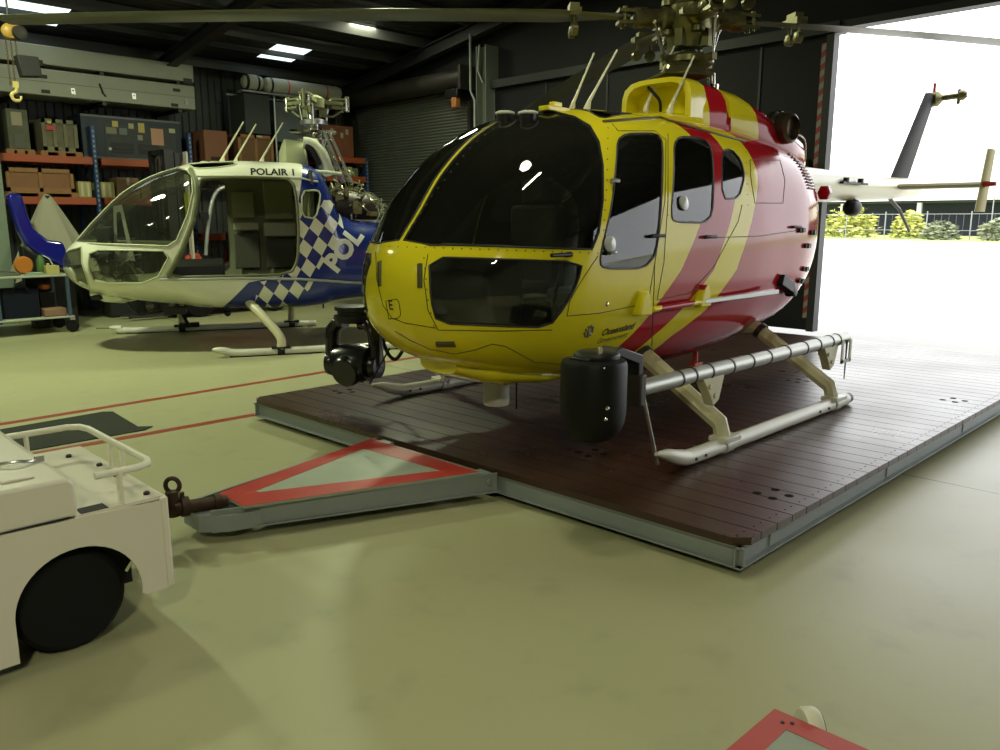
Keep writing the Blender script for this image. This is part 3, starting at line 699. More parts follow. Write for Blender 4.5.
for a in ANG:
    c_, s_ = math.cos(R(a)), math.sin(R(a)); X = Vector((c_, s_, 0)); Y = Vector((-s_, c_, 0)); Z = Vector((0, 0, 1)); c0 = Vector((MX, 0, 2.97))
    rt = Matrix.Rotation(R(a), 3, 'Z')
    gp = MB().lathe([(.07, .12), (.085, .14), (.085, .2), (.065, .22), (.062, .32), (.075, .34), (.075, .42), (.05, .44)], c0, X, 18)
    for s2 in (-1, 1):
        gp.obox(c0 + X * .47 + Z * .04 * s2, (.16, .13, .025), rt); gp.cyl(c0 + X * .50 + Y * .035 * s2 - Z * .07, c0 + X * .50 + Y * .035 * s2 + Z * .07, .018, n=10)
        gp.cyl(c0 + X * .17 + Z * .085 * s2, c0 + X * .17 + Z * .12 * s2, .05, n=12)
    gp.obox(c0 + X * .27 - Y * .1 - Z * .02, (.08, .14, .04), rt)
    gp.build('blade_grip', brass, H)
    pts = []; L0, L1 = .46, 4.9
    up = []
    secs = [(.46, .10, .05), (.62, .11, .045), (.8, .17, .036), (1.0, .26, .032), (1.3, .27, .03), (2.2, .27, .029), (3.2, .27, .028), (4.2, .27, .027), (4.88, .27, .026), (4.92, .24, .02)]
    af = [(.5, 0), (.42, .32), (.25, .5), (0, .42), (-.3, .2), (-.5, .03), (-.5, -.03), (-.3, -.18), (0, -.34), (.25, -.42), (.42, -.28)]
    ringsb = []
    for r_, ch_, th_ in secs:
        dz = .0 - .018 * max(0, r_ - 1) ** 1.7 * .55; tw = R(7 - r_ * 1.2)
        ringsb.append([c0 + X * r_ + Z * dz + (Y * (math.cos(tw) * p_[0] * ch_ - math.sin(tw) * p_[1] * th_) + Z * (math.sin(tw) * p_[0] * ch_ + math.cos(tw) * p_[1] * th_)) for p_ in af])
    bl = MB().loft(ringsb).build('rotor_blade', mat('blade_skin', (.10, .105, .075), .34, var=.1, scale=2), H)
    cd = c0 + X * .88
    ab = MB().obox(cd + Z * .02, (.09, .2, .05), rt)
    for s2 in (-1, 1): ab.cyl(cd + Y * .06 * s2 + Z * .02, cd + Y * .06 * s2 - Z * .07, .012, n=8); ab.lathe([(.02, -.025), (.042, -.02), (.042, .02), (.02, .025)], cd + Y * .06 * s2 - Z * .10, X, 16)
    ab.obox(cd + Z * .06, (.07, .12, .05), rt); ab.build('pendulum_damper', brass, bl)
# ---------------- tail
MB().loft([ring(6.45, .30, 1.62, 2.05, 2.2), ring(6.8, .26, 1.64, 2.0, 2.1), ring(8.0, .2, 1.67, 1.98, 2), ring(9.6, .15, 1.72, 1.97, 2), ring(10.4, .13, 1.76, 1.98, 2), ring(10.6, .05, 1.85, 1.95, 2)]).build('tail_boom', mat('cream_yellow_boom', (.62, .6, .4), .3), H)
MB().sphere((8.55, -.08, 1.62), .11, (1.2, .8, .8)).build('boom_light', blackm, H)
MB().box(7.9, 8.5, -.24, -.2, 1.84, 1.86).cyl((8.0, -.22, 1.85), (8.0, -.22, 1.9), .03, n=8).cyl((8.35, -.22, 1.85), (8.35, -.22, 1.9), .03, n=8).build('boom_aerial', blackm, H)
MB().tube([(9.7, 0, 1.76), (10.1, 0, 1.62), (10.5, 0, 1.36)], [.022, .02, .014], 8).build('tail_skid', darkst, H)
fin = MB()
def foil(p0, p1, c0_, c1_, t, sweepaxis):
    out = []
    for p_, ch_ in ((p0, c0_), (p1, c1_)):
        p_ = Vector(p_); out.append([p_ + Vector((ch_ * (u_ + .5), 0, 0)) + Vector(sweepaxis) * v_ * t for u_, v_ in ((-.5, 0), (-.38, .5), (-.1, .7), (.5, .1), (.5, -.1), (-.1, -.7), (-.38, -.5))])
    return out
MB().loft(foil((9.72, 0, 1.95), (10.62, 0, 2.98), .55, .34, .05, (0, 1, 0))).build('tail_fin', mat('backlit_fin', (.008, .005, .006), .6, spec=.15), H)  # near-black colour holds the shade of the backlit fin
for s_ in (-1, 1):
    MB().loft(foil((9.55, 0, 1.86), (9.55, 1.0 * s_, 1.86), .42, .36, .045, (0, 0, 1))).build('stabiliser', mat('stabiliser_yellow', (.17, .145, .008), .5, spec=.2), H)
    pl_ = MB().loft(foil((9.40, .99 * s_, 1.58), (9.62, .99 * s_, 2.22), .34, .26, .035, (0, 1, 0))).build('end_plate', MATS['stabiliser_yellow'], H)
MB().cyl((9.55, -1.0, 1.86), (9.55, -1.12, 1.86), .035, .02, 10).build('stabiliser_light', redm, H)
MB().lathe([(.05, -.05), (.09, 0), (.09, .1), (.06, .13), (.035, .15), (.035, .33), (.06, .34), (.06, .38), (.03, .42)], (10.9, .05, 2.93), (0, -1, .05), 18).cyl((10.9, -.28, 2.85), (10.9, -.28, 3.02), .02, n=8).build('tail_gearbox', brass, H)
MB().cyl((10.9, 0, 3.0), (10.9, 0, 3.12), .018, n=8).build('fin_beacon', redm, H)
# ---------------- skids
def skid(s_):
    y = 1.25 * s_; z0 = PZ + .045
    MB().tube(spline([(3.40, y, z0 + .085), (3.50, y, z0 + .06), (3.64, y, z0 + .015), (3.85, y, z0), (5.0, y, z0), (5.80, y, z0)], 5), [.010, .013, .017, .022, .027, .032, .036, .039, .042, .044] + [.045] * 16, 14, flat=1).build('skid_tube', white, H)
    MB().tube([(5.80, y, z0), (5.86, y, z0)], .038, 12).build('skid_end_cap', darkst, H)
    b = MB()
    for x in (3.72, 3.82, 5.28, 5.42): b.cyl((x, y - .052, z0), (x, y + .052, z0), .009, n=8)
    b.build('skid_bolts', darkst, H)
    for x in (4.1, 5.6):
        MB().tube([(x + (-.32 if s_ < 0 else 0) + .0, 0.42 * s_, .56), (x - .20, .74 * s_, .62), (x - .1, .95 * s_, .50), (x, 1.235 * s_, .315), (x, 1.25 * s_, .19)] if False else
                  [(x - .0, .36 * s_, .66), (x, .62 * s_, .70), (x, 1.21 * s_, .335), (x, 1.25 * s_, .20)], [.055, .056, .052, .05], 8).build('cross_leg', mat('cream_leg', (.58, .55, .36), .35), H)
        MB().obox((x, y, PZ + .085), (.17, .12, .03)).tube([(x - .05, y, z0), (x + .05, y, z0)], .053, 14).build('skid_saddle', white, H, .005)
        MB().lathe([(.062, -.02), (.062, .02)], (x, .66 * s_, .675), Vector((0, .59 * s_, -.365)), 16).build('leg_clamp', darkst, H)
skid(-1); skid(1)
# camera and searchlight mounting tube along the port skid legs
ty, tz = -1.22, .665
TX0, TX1 = 3.22, 5.78
MB().tube([(TX0, ty, tz), (TX1, ty, tz)], .043, 20).build('mounting_tube', mat('satin_tube', (.33, .34, .30), .32, .5, var=.1), H)
for x in (3.62, 3.75, 3.92, 4.15, 4.38, 4.6, 4.85, 5.1, 5.3, 5.5, 5.62):
    MB().tube([(x - .006, ty, tz), (x + .006, ty, tz)], .0465, 20).build('tube_band', blackm, H)
for x in (3.95, 5.5):
    MB().prism([(x - .14, tz), (x + .12, tz), (x + .06, tz - .17), (x + .0, tz - .2), (x - .05, tz - .12)], 'y', ty - .03, ty + .03).cyl((x - .05, ty - .04, tz - .08), (x - .05, ty + .04, tz - .08), .016, n=10).cyl((x + .01, ty - .04, tz - .14), (x + .01, ty + .04, tz - .14), .016, n=10).build('tube_bracket', MATS['cream_leg'], H, .006)
MB().tube([(3.30, ty, tz - .02), (3.46, ty, .22)], .010, 8).build('brace_rod', steel, H)
MB().obox((3.24, ty, tz), (.05, .1, .16)).build('end_fitting', darkst, H, .008)
MB().box(5.62, 5.65, ty - .055, ty - .045, .50, .66).box(5.75, 5.78, ty - .055, ty - .045, .50, .66).box(5.62, 5.78, ty - .055, ty - .045, .50, .525).build('pull_tab', whitev, H)
MB().cyl((5.70, ty - .05, .66), (5.70, ty - .05, .38), .008, .004, 8).build('safety_pin', darkst, H)
# searchlight pod
sx, sy = 2.93, -1.20
MB().lathe([(.02, .455), (.06, .46), (.10, .478), (.13, .505), (.150, .55), (.157, .60), (.158, .65), (.158, .83), (.15, .85), (.11, .858)], (sx, sy, 0), (0, 0, 1), 40).build('searchlight_pod', mat('black_pod', (.005, .005, .005), .5, spec=.2), H)
MB().lathe([(.10, .85), (.11, .855), (.11, .88), (.09, .89)], (sx + .02, sy, 0), (0, 0, 1), 24).prism([(sx - .1, .87), (sx + .16, .895), (sx + .33, .84), (sx + .33, .62), (sx + .30, .62), (sx + .29, .80), (sx + .12, .86), (sx - .1, .85)], 'y', sy - .05, sy + .07).build('pod_mount', blackm, H, .006)
MB().cyl((sx - .03, sy - .06, .84), (sx - .03, sy - .06, .92), .009, n=8).box(sx - .09, sx + .05, sy - .13, sy - .10, .836, .842).build('mount_bolt', chrome, H)
cx_ = Vector((-.45, -.9, 0)).normalized()
MB().sphere(Vector((sx, sy, .65)) + cx_ * .152, .012, n=6).sphere(Vector((sx - .01, sy, .60)) + cx_ * .152, .010, n=6).build('pod_stud', chrome, H)
# camera turret on the starboard side
tx, tyy, tzz = 3.17, 1.13, .56
ar = Matrix.Rotation(R(24), 3, 'Z')
rr = lambda x, y, z: Vector((tx, tyy, 0)) + ar @ Vector((x, y, 0)) + Vector((0, 0, z))
MB().lathe([(.05, .80), (.12, .80), (.13, .82), (.13, .85), (.105, .855), (.105, .88), (.125, .885), (.125, .91), (.09, .915)], (tx, tyy, 0), (0, 0, 1), 30).build('turret_mount', blackm, H)
for s_ in (-1, 1):
    MB().tube([rr(0, -.06 * s_, .79), rr(0, -.12 * s_, .79), rr(0, -.165 * s_, .74), rr(0, -.175 * s_, .64), rr(0, -.175 * s_, .5)], [.055, .062, .065, .06, .07], 12, flat=.75).lathe([(.03, -.04), (.085, -.035), (.092, 0), (.085, .03), (.055, .036)], rr(0, -.17 * s_, .5), ar @ Vector((0, -s_, 0)), 24).build('turret_yoke', mat('gloss_black', (.007, .007, .007), .25), H)
    MB().lathe([(.01, .03), (.045, .036), (.045, .04), (.01, .041)], rr(0, -.17 * s_, .5), ar @ Vector((0, -s_, 0)), 20).build('yoke_cap', mat('grey_cap', (.08, .085, .09), .4), H)
MB().lathe([(.06, -.14), (.12, -.13), (.137, -.08), (.137, .06), (.12, .13), (.06, .14)], rr(0, 0, .51), ar @ Vector((0, 1, 0)), 30).lathe([(.115, 0), (.11, .13), (.095, .15)], rr(0, 0, .495), ar @ Vector((-1, 0, -.25)), 24).build('camera_ball', MATS['gloss_black'], H)
MB().tube([(tx + .05, tyy - .1, .86), (tx + .35, tyy - .3, .82), (tx + .6, tyy - .45, .74)], .03, 10).tube(spline([(tx + .14, tyy - .1, .82), (tx + .2, tyy - .1, .6), (tx + .26, tyy - .13, .52), (tx + .3, tyy - .2, .62), (tx + .3, tyy - .3, .74)], 6), .014, 8).build('turret_arm', blackm, H)
# belly fittings
MB().lathe([(.080, .345), (.083, .355), (.083, .50), (.075, .52)], (3.48, .02, 0), (0, 0, 1), 24).build('belly_sensor', mat('white_cup', (.58, .58, .5), .5), H)
MB().box(3.38, 3.75, -.14, .12, .50, .56).build('sensor_base', yelm, H, .01)
MB().cyl((3.52, -.12, .57), (3.52, -.12, .33), .006, n=6).cyl((3.52, -.12, .6), (3.52, -.12, .55), .02, n=10).build('belly_aerial', blackm, H)
MB().cyl((2.95, .42, .72), (2.85, .5, .5), .006, n=6).build('belly_aerial', blackm, H)
MB().prism([(3.95, .54), (4.25, .56), (4.2, .46), (4.08, .42)], 'y', -.2, -.14).build('belly_blade', gal, H, .006)
MB().obox((4.12, -.17, .42), (.05, .05, .05)).build('belly_beacon', redm, H, .01)
MB().loft([ring(2.98, .16, .62, .72), ring(3.12, .30, .56, .70), ring(3.5, .40, .51, .66), ring(3.9, .35, .50, .6)]).build('belly_fairing', yelm, H)
MB().cyl((5.05, -.45, .56), (5.05, -.45, .47), .018, n=8).obox((5.05, -.45, .47), (.1, .06, .02)).build('belly_drain', redm, H)
# ---------------- cabin interior
wbox('cabin_floor', inner, 3.35, 5.3, -.52, .52, .76, .79, H)
wbox('rear_bulkhead', mat('bulkhead_grey', (.10, .10, .09), .8), 5.45, 5.5, -.6, .6, .80, 1.9, H)
fab = mat('dark_seat_fabric', (.02, .02, .022), .9)
for y in (-.36, .36):
    t_ = MB().box(3.75, 4.2, y - .22, y + .22, .98, 1.08).box(4.16, 4.28, y - .22, y + .22, 1.02, 1.6).box(4.17, 4.27, y - .12, y + .12, 1.6, 1.78).box(3.8, 4.15, y - .16, y + .16, .80, .98)
    t_.build('pilot_seat', fab, H, .03)
for y in (-.44, 0, .44): MB().box(5.0, 5.4, y - .2, y + .2, .95, 1.05).box(5.36, 5.46, y - .2, y + .2, 1.0, 1.65).box(5.05, 5.35, y - .16, y + .16, .80, .95).build('cabin_seat', fab, H, .03)
MB().prism([(3.08, .95), (3.02, 1.2), (3.12, 1.36), (3.28, 1.36), (3.34, 1.1), (3.3, .84), (3.15, .84)], 'y', -.36, .36).build('instrument_panel', mat('panel_black', (.02, .02, .02), .6), H, .02)
MB().box(3.3, 3.95, -.12, .12, .80, 1.02).build('centre_console', MATS['panel_black'], H, .02)
for y in (-.36, .36): MB().tube(spline([(3.62, y, .80), (3.58, y, 1.0), (3.66, y, 1.2)], 6), .014, 8).cyl((3.66, y, 1.18), (3.67, y, 1.3), .02, n=10).build('cyclic_stick', blackm, H)
MB().tube(spline([(4.0, -.5, 1.5), (3.9, -.55, 1.78), (3.75, -.5, 1.9)], 6), .018, 8).build('grab_tube', mat('dull_grey_tube', (.2, .2, .18), .5), H)
# ================================================================= LANDING PLATFORM
PX0, PX1, PY0, PY1 = 2.96, 9.2, 1.54, 5.53
def deck_mat():
    m = mat('dark_deck_timber', (.03, .018, .012), .36); n = NB(m); x = n.tc()
    idx = n.m('FLOOR', n.m('DIVIDE', n.m('SUBTRACT', x[0], PX0), .1475))
    wn = n.N.new('ShaderNodeTexWhiteNoise'); wn.noise_dimensions = '1D'; n.L.new(idx, wn.inputs['W'])
    mp = n.N.new('ShaderNodeMapping'); mp.inputs['Scale'].default_value = (18, 1.2, 18); n.L.new(n.vec, mp.inputs['Vector'])
    gr = n.noise(2, 5, mp.outputs[0]); a = n.mix(wn.outputs[0], (.028, .012, .008), (.048, .021, .014))
    col = n.mix(gr, a, (.055, .028, .019)); n.L.new(col, n.b.inputs['Base Color'])
    n.L.new(n.m('ADD', n.m('MULTIPLY', n.noise(1.5, 4), .2), .2), n.b.inputs['Roughness'])
    bp = n.N.new('ShaderNodeBump'); bp.inputs['Strength'].default_value = .15; bp.inputs['Distance'].default_value = .01
    n.L.new(gr, bp.inputs['Height']); n.L.new(bp.outputs[0], n.b.inputs['Normal']); return m
dk = deck_mat(); pg = mat('platform_grey', (.25, .28, .275), .45, .1, var=.12, scale=3)
t = thing('timber_platform', 'wide wheeled platform of dark brown planks in a grey steel frame, under the yellow helicopter', 'platform', (6.1, 3.55, 0))
mb = MB(); w = .1475; n_ = int((PX1 - PX0) / w)
for i in range(n_):
    x0 = PX0 + i * w + .003; x1 = x0 + w - .007
    if i == 0: mb.prism([(x0, PY0 + .05), (x0 + .06, PY0 - .01), (x1, PY0 - .01), (x1, PY1 + .01), (x0 + .06, PY1 + .01), (x0, PY1 - .05)], 'z', .135, PZ)
    else: mb.box(x0, x1, PY0 - .01, PY1 + .01, .135, PZ)
mb.build('deck_planks', dk, t)
wbox('deck_underside', darkst, PX0 + .05, PX1 - .05, PY0 + .05, PY1 - .05, .115, .134, t)
def channel(name, p0, p1, out, parent, z0=.035, z1=.133, d=.05, m=None, th=.008):
    p0, p1, out = Vector(p0), Vector(p1), Vector(out); mb = MB()
    def slab(a0, a1, za, zb):
        vs = [p + out * a + Vector((0, 0, z)) for z in (za, zb) for p, a in ((p0, a0), (p1, a0), (p1, a1), (p0, a1))]
        mb.add(vs, [(3, 2, 1, 0), (4, 5, 6, 7), (0, 1, 5, 4), (1, 2, 6, 5), (2, 3, 7, 6), (3, 0, 4, 7)])
    slab(-d * .5, -d * .5 + th, z0, z1); slab(-d * .5, 0, z1 - th, z1); slab(-d * .5, .008, z0, z0 + th)
    return mb.build(name, m or pg, parent)
channel('frame_channel', (PX0 + .01, PY0, 0), (PX0 + .01, PY1, 0), (-1, 0, 0), t); channel('frame_channel', (PX0, PY0 + .01, 0), (PX1, PY0 + .01, 0), (0, -1, 0), t)
channel('frame_channel', (PX1, PY0, 0), (PX1, PY1, 0), (1, 0, 0), t); channel('frame_channel', (PX0, PY1 - .01, 0), (PX1, PY1 - .01, 0), (0, 1, 0), t)
mb = MB()
for x in (3.3, 4.7, 6.1, 7.5, 8.9): mb.box(x - .04, x + .04, PY0 + .02, PY1 - .02, .05, .115)
mb.build('cross_beam', pg, t)
hol = MB(); rn = random.Random(3)
for cx0, cy0 in ((3.55, 1.70), (3.52, 5.22), (3.5, 2.78), (6.48, 1.74), (6.4, 2.9), (8.6, 3.6)):
    for dx, dy in ((0, 0), (.02, .09), (.09, -.04), (.13, .05)):
        hol.lathe([(.022, 0), (.022, .0012)], (cx0 + dx, cy0 + dy, PZ), (0, 0, 1), 14)
for i in range(n_):
    for dx in (.04, .1):
        hol.lathe([(.005, 0), (.005, .001)], (PX0 + i * w + dx, PY0 + .045, PZ), (0, 0, 1), 6)
hol.build('bolt_holes', mat('hole_black', (.003, .003, .003), .9, spec=.1), t)['kind'] = 'stuff'
for x in (3.6, 6.0, 8.4):
    for y in (2.3, 4.8):
        MB().tube([(x, y - .03, .035), (x, y + .03, .035)], .034, 16).build('roller', rubber, t)
for o_ in t.children:                           # the deck is slightly out of square
    for v_ in o_.data.vertices: v_.co.x -= (v_.co.y - PY0) * .032
# ================================================================= TOW FRAME
t = thing('towing_dolly', 'grey triangular tow frame with a red painted border, joining the tug to the timber platform', 'tow bar', (2.2, 3.55, 0))
A1, A2, B1, B2 = (1.665, 3.66), (1.66, 3.40), (2.78, 3.95), (2.80, 3.0)
wb = (2.93, 4.02); wc = (2.93, 2.9)
plp = [A1, A2, B2, (2.82, 3.0), (2.80, 3.96), B1]
MB().prism(plp, 'z', .16, .172).build('top_plate', mat('worn_grey_plate', (.28, .32, .25), .4, var=.25, scale=6), t)
def band(P, Q, z0, z1, m, name):
    mb = MB(); n = len(P)
    for i in range(n):
        j = (i + 1) % n; mb.add([(P[i][0], P[i][1], z0), (P[j][0], P[j][1], z0), (Q[j][0], Q[j][1], z0), (Q[i][0], Q[i][1], z0), (P[i][0], P[i][1], z1), (P[j][0], P[j][1], z1), (Q[j][0], Q[j][1], z1), (Q[i][0], Q[i][1], z1)],
               [(3, 2, 1, 0), (4, 5, 6, 7), (0, 1, 5, 4), (2, 3, 7, 6)])
    return mb.build(name, m, t)
out = [A1, A2, (2.81, 3.0), (2.79, 3.95)]; inn = [(1.81, 3.56), (1.81, 3.53), (2.68, 3.16), (2.63, 3.80)]
band(out, inn, .1722, .1735, mat('red_border_paint', (.40, .032, .022), .35, var=.12, scale=10), 'red_border')
channel('side_channel', (1.54, 3.485, 0), (2.90, 2.95, 0), (-.37, -.93, 0), t, .05, .158, .03); channel('side_channel', (1.54, 3.70, 0), (2.86, 4.0, 0), (-.2, .98, 0), t, .05, .158)
MB().prism([(1.50, 3.53), (1.60, 3.44), (1.75, 3.40), (1.75, 3.72), (1.56, 3.74), (1.50, 3.70)], 'z', .05, .13).build('nose_plate', pg, t)
for y in (3.04, 3.90): MB().box(2.82, 2.90, y - .05, y + .05, .06, .150).cyl((2.86, y - .08, .11), (2.86, y + .08, .11), .02, n=10).build('hinge_lug', pg, t)
MB().tube([(1.42, 3.61, .17), (1.66, 3.57, .155)], .031, 14).lathe([(.048, 0), (.048, .035)], (1.45, 3.605, .17), (1, -.15, -.06), 14).lathe([(.042, 0), (.042, .03)], (1.60, 3.58, .16), (1, -.15, -.06), 14).cyl((1.46, 3.605, .13), (1.46, 3.605, .24), .012, n=8).build('tow_shaft', rust, t)
MB().tube([Vector((1.43 + .024 * math.cos(a * .4), 3.63 - .022 * math.cos(a * .4), .275 + .035 * math.sin(a * .4))) for a in range(16)], .011, 8, closed=True).cyl((1.42, 3.62, .13), (1.42, 3.62, .25), .03, n=12).build('tow_eye', rust, t)
# ================================================================= TUG
t = thing('tow_tug', 'small cream white aircraft tug with a low rail, hitched to the triangular frame', 'vehicle', (.4, 3.35, 0))
tw = mat('tug_cream_paint', (.64, .61, .50), .32, coat=.2)
ya, yb, xr, xh = 2.85, 3.78, 1.10, .80
arch = [(.78 + .205 * math.cos(R(a)), .19 + .205 * math.sin(R(a))) for a in range(-8, 181, 8)]
side = [(xr - .015, .15), (xr - .015, .49), (xh, .50), (-1.2, .53), (-1.2, .05), (.575, .05)] + arch[::-1] + [(1.0, .15)]
for y0, y1 in ((ya, ya + .012), (yb - .012, yb)): MB().prism(side, 'y', y0, y1).build('side_panel', tw, t)
MB().box(xr - .03, xr + .004, ya - .0015, yb + .0015, .15, .503).build('rear_panel', tw, t, .01, seg=3)
MB().prism([(xh - .01, ya + .01), (xr - .01, ya + .01), (xr - .01, yb - .01), (xh - .01, yb - .01)], 'z', .495, .507).build('rear_deck', tw, t)
MB().prism([(xh, .505), (xh, .625), (xh - .02, .645), (-1.2, .66), (-1.2, .505)], 'y', ya + .004, yb - .004).build('bonnet', tw, t, .012, seg=3)
MB().box(.6, xh - .1, ya + .08, ya + .1, .646, .655).build('bonnet_handle', tw, t, .004); MB().tube(spline([(.60, 3.18, .648), (.68, 3.12, .665), (.74, 3.12, .655), (.77, 3.16, .65)], 5), .006, 8).obox((.77, 3.14, .655), (.03, .012, .02)).build('bonnet_latch', steel, t)
wbox('deck_slot', mat('slot_black', (.01, .01, .01), .8), .81, .90, ya + .012, ya + .075, .5, .5085, t)
wbox('wheel_well', mat('well_black', (.008, .008, .008), .9), .5, 1.04, ya + .26, ya + .28, .1, .48, t)
MB().box(.5, .51, ya + .02, ya + .28, .1, .48).box(.5, 1.04, ya + .02, ya + .28, .46, .47).build('well_lining', MATS['well_black'], t)
wbox('underbody', MATS['well_black'], -1.2, 1.04, ya + .3, yb - .3, .12, .4, t)
for y_ in (ya + .04, yb - .17):
    wh = MB().lathe([(.09, 0), (.165, .005), (.185, .025), (.19, .06), (.185, .10), (.165, .125), (.09, .13)], (.76, y_, .19), (0, 1, 0), 40).build('tyre', rubber, t)
    MB().lathe([(.095, .02), (.09, .03), (.085, .045), (.03, .05), (.03, .02), (.01, .02)], (.76, y_, .19), (0, 1, 0), 24).build('wheel_rim', darkst, wh)
rp = [(xh - .02, ya + .02), (1.07, ya + .02), (1.07, yb - .09), (.80, yb - .09)]; zr = .625
pts = [(.87, ya + .03, zr)] + [(1.02, ya + .03, zr), (1.06, ya + .05, zr), (1.075, ya + .1, zr)] + [(1.075, yb - .2, zr), (1.06, yb - .14, zr), (1.02, yb - .11, zr)] + [(.66, yb - .11, zr)]
MB().tube(pts, .0135, 12).build('rear_rail', mat('rail_cream', (.68, .67, .54), .35), t)
for p_ in ((.95, ya + .03), (1.075, ya + .45 - .1), (1.075, yb - .45), (.86, yb - .11)):
    MB().box(p_[0] - .007, p_[0] + .007, p_[1] - .014, p_[1] + .014, .505, zr).build('rail_post', MATS['rail_cream'], t, .003)
for p_ in ((1.05, ya + .06), (1.05, ya + .36), (1.0, ya + .42), (1.05, yb - .38), (1.0, yb - .16), (.86, yb - .06)): MB().lathe([(.012, .506), (.012, .516), (.006, .52)], (p_[0], p_[1], 0), (0, 0, 1), 8).build('deck_bolt', blackm, t)
MB().box(xr + .008, xr + .04, 3.50, 3.72, .1, .33).box(xr + .04, xr + .28, 3.58, 3.65, .15, .20).cyl((xr + .25, 3.615, .13), (xr + .25, 3.615, .24), .018, n=12).build('tow_hitch', rust, t, .004)
MB().obox((1.0, ya + .06, .30), (.1, .02, .03), Matrix.Rotation(R(35), 3, 'Y')).cyl((.98, ya + .06, .27), (.95, ya + .05, .24), .006, n=6).build('brake_cable', mat('pale_tie', (.55, .55, .3), .5), t)
wbox('side_slot', MATS['slot_black'], .47, .535, ya - .003, ya + .005, .25, .38, t, .004)
wbox('side_seam', MATS['slot_black'], -1.2, xh - .03, ya - .001, ya + .004, .508, .511, t)
# ================================================================= SECOND CART at the bottom edge
t = thing('small_trolley', 'corner of a low red-bordered grey trolley with a white castor, at the bottom edge', 'trolley', (1.85, .75, 0))
a0, a1, a2 = (1.945, .885), (1.955, .45), (1.45, .885)
MB().prism([a0, a2, (1.3, .6), (1.3, .2), (1.96, .2), a1], 'z', .155, .17).build('deck_plate', MATS['worn_grey_plate'], t)
P = [a0, (1.3, .895), (1.3, .2), (1.96, .2)]; Q = [(1.88, .82), (1.38, .82), (1.38, .28), (1.89, .28)]
def band2(P, Q, z0, z1, m, name, t):
    mb = MB(); n = len(P)
    for i in range(n):
        j = (i + 1) % n; mb.add([(P[i][0], P[i][1], z0), (P[j][0], P[j][1], z0), (Q[j][0], Q[j][1], z0), (Q[i][0], Q[i][1], z0), (P[i][0], P[i][1], z1), (P[j][0], P[j][1], z1), (Q[j][0], Q[j][1], z1), (Q[i][0], Q[i][1], z1)],
               [(3, 2, 1, 0), (4, 5, 6, 7), (0, 1, 5, 4), (2, 3, 7, 6)])
    return mb.build(name, m, t)
band2(P, Q, .1702, .1715, mat('faded_red_border', (.42, .07, .06), .45), 'red_border', t)
MB().box(1.3, 1.95, .88, .893, .09, .155).box(1.945, 1.958, .2, .885, .09, .155).build('edge_skirt', pg, t)
MB().lathe([(.006, 0), (.006, .002)], (1.915, .82, .1715), (0, 0, 1), 8).lathe([(.006, 0), (.006, .002)], (1.90, .84, .1715), (0, 0, 1), 8).build('plate_screws', blackm, t)
wl_ = MB().lathe([(.02, -.025), (.05, -.022), (.055, -.015), (.055, .015), (.05, .022), (.02, .025)], (1.985, .80, .135), (.75, -.66, 0), 20).build('castor_wheel', mat('white_nylon', (.62, .6, .48), .5), t)
MB().lathe([(.01, .024), (.042, .025), (.042, .028), (.01, .03)], (1.985, .80, .135), (.75, -.66, 0), 20).build('wheel_hub', mat('olive_hub', (.10, .10, .06), .5), wl_)
MB().box(1.95, 1.99, .76, .84, .08, .1).build('castor_bracket', darkst, t)
for x, y in ((1.4, .3), (1.85, .3), (1.4, .8)): MB().cyl((x, y - .02, .05), (x, y + .02, .05), .05, n=16).box(x - .02, x + .02, y - .03, y + .03, .09, .155).build('castor_wheel', MATS['white_nylon'], t)
tag(MB().prism([(.70, 6.5), (.66, 5.80), (2.12, 5.80), (2.2, 5.86), (2.12, 5.93), (2.16, 6.55), (2.1, 6.60)], 'z', .0, .006).build('rubber_mat', mat('dark_mat', (.012, .014, .007), .95, var=.2, scale=5)), 'dark green-black mat lying on the floor between the two red lines, behind the tug', 'mat')
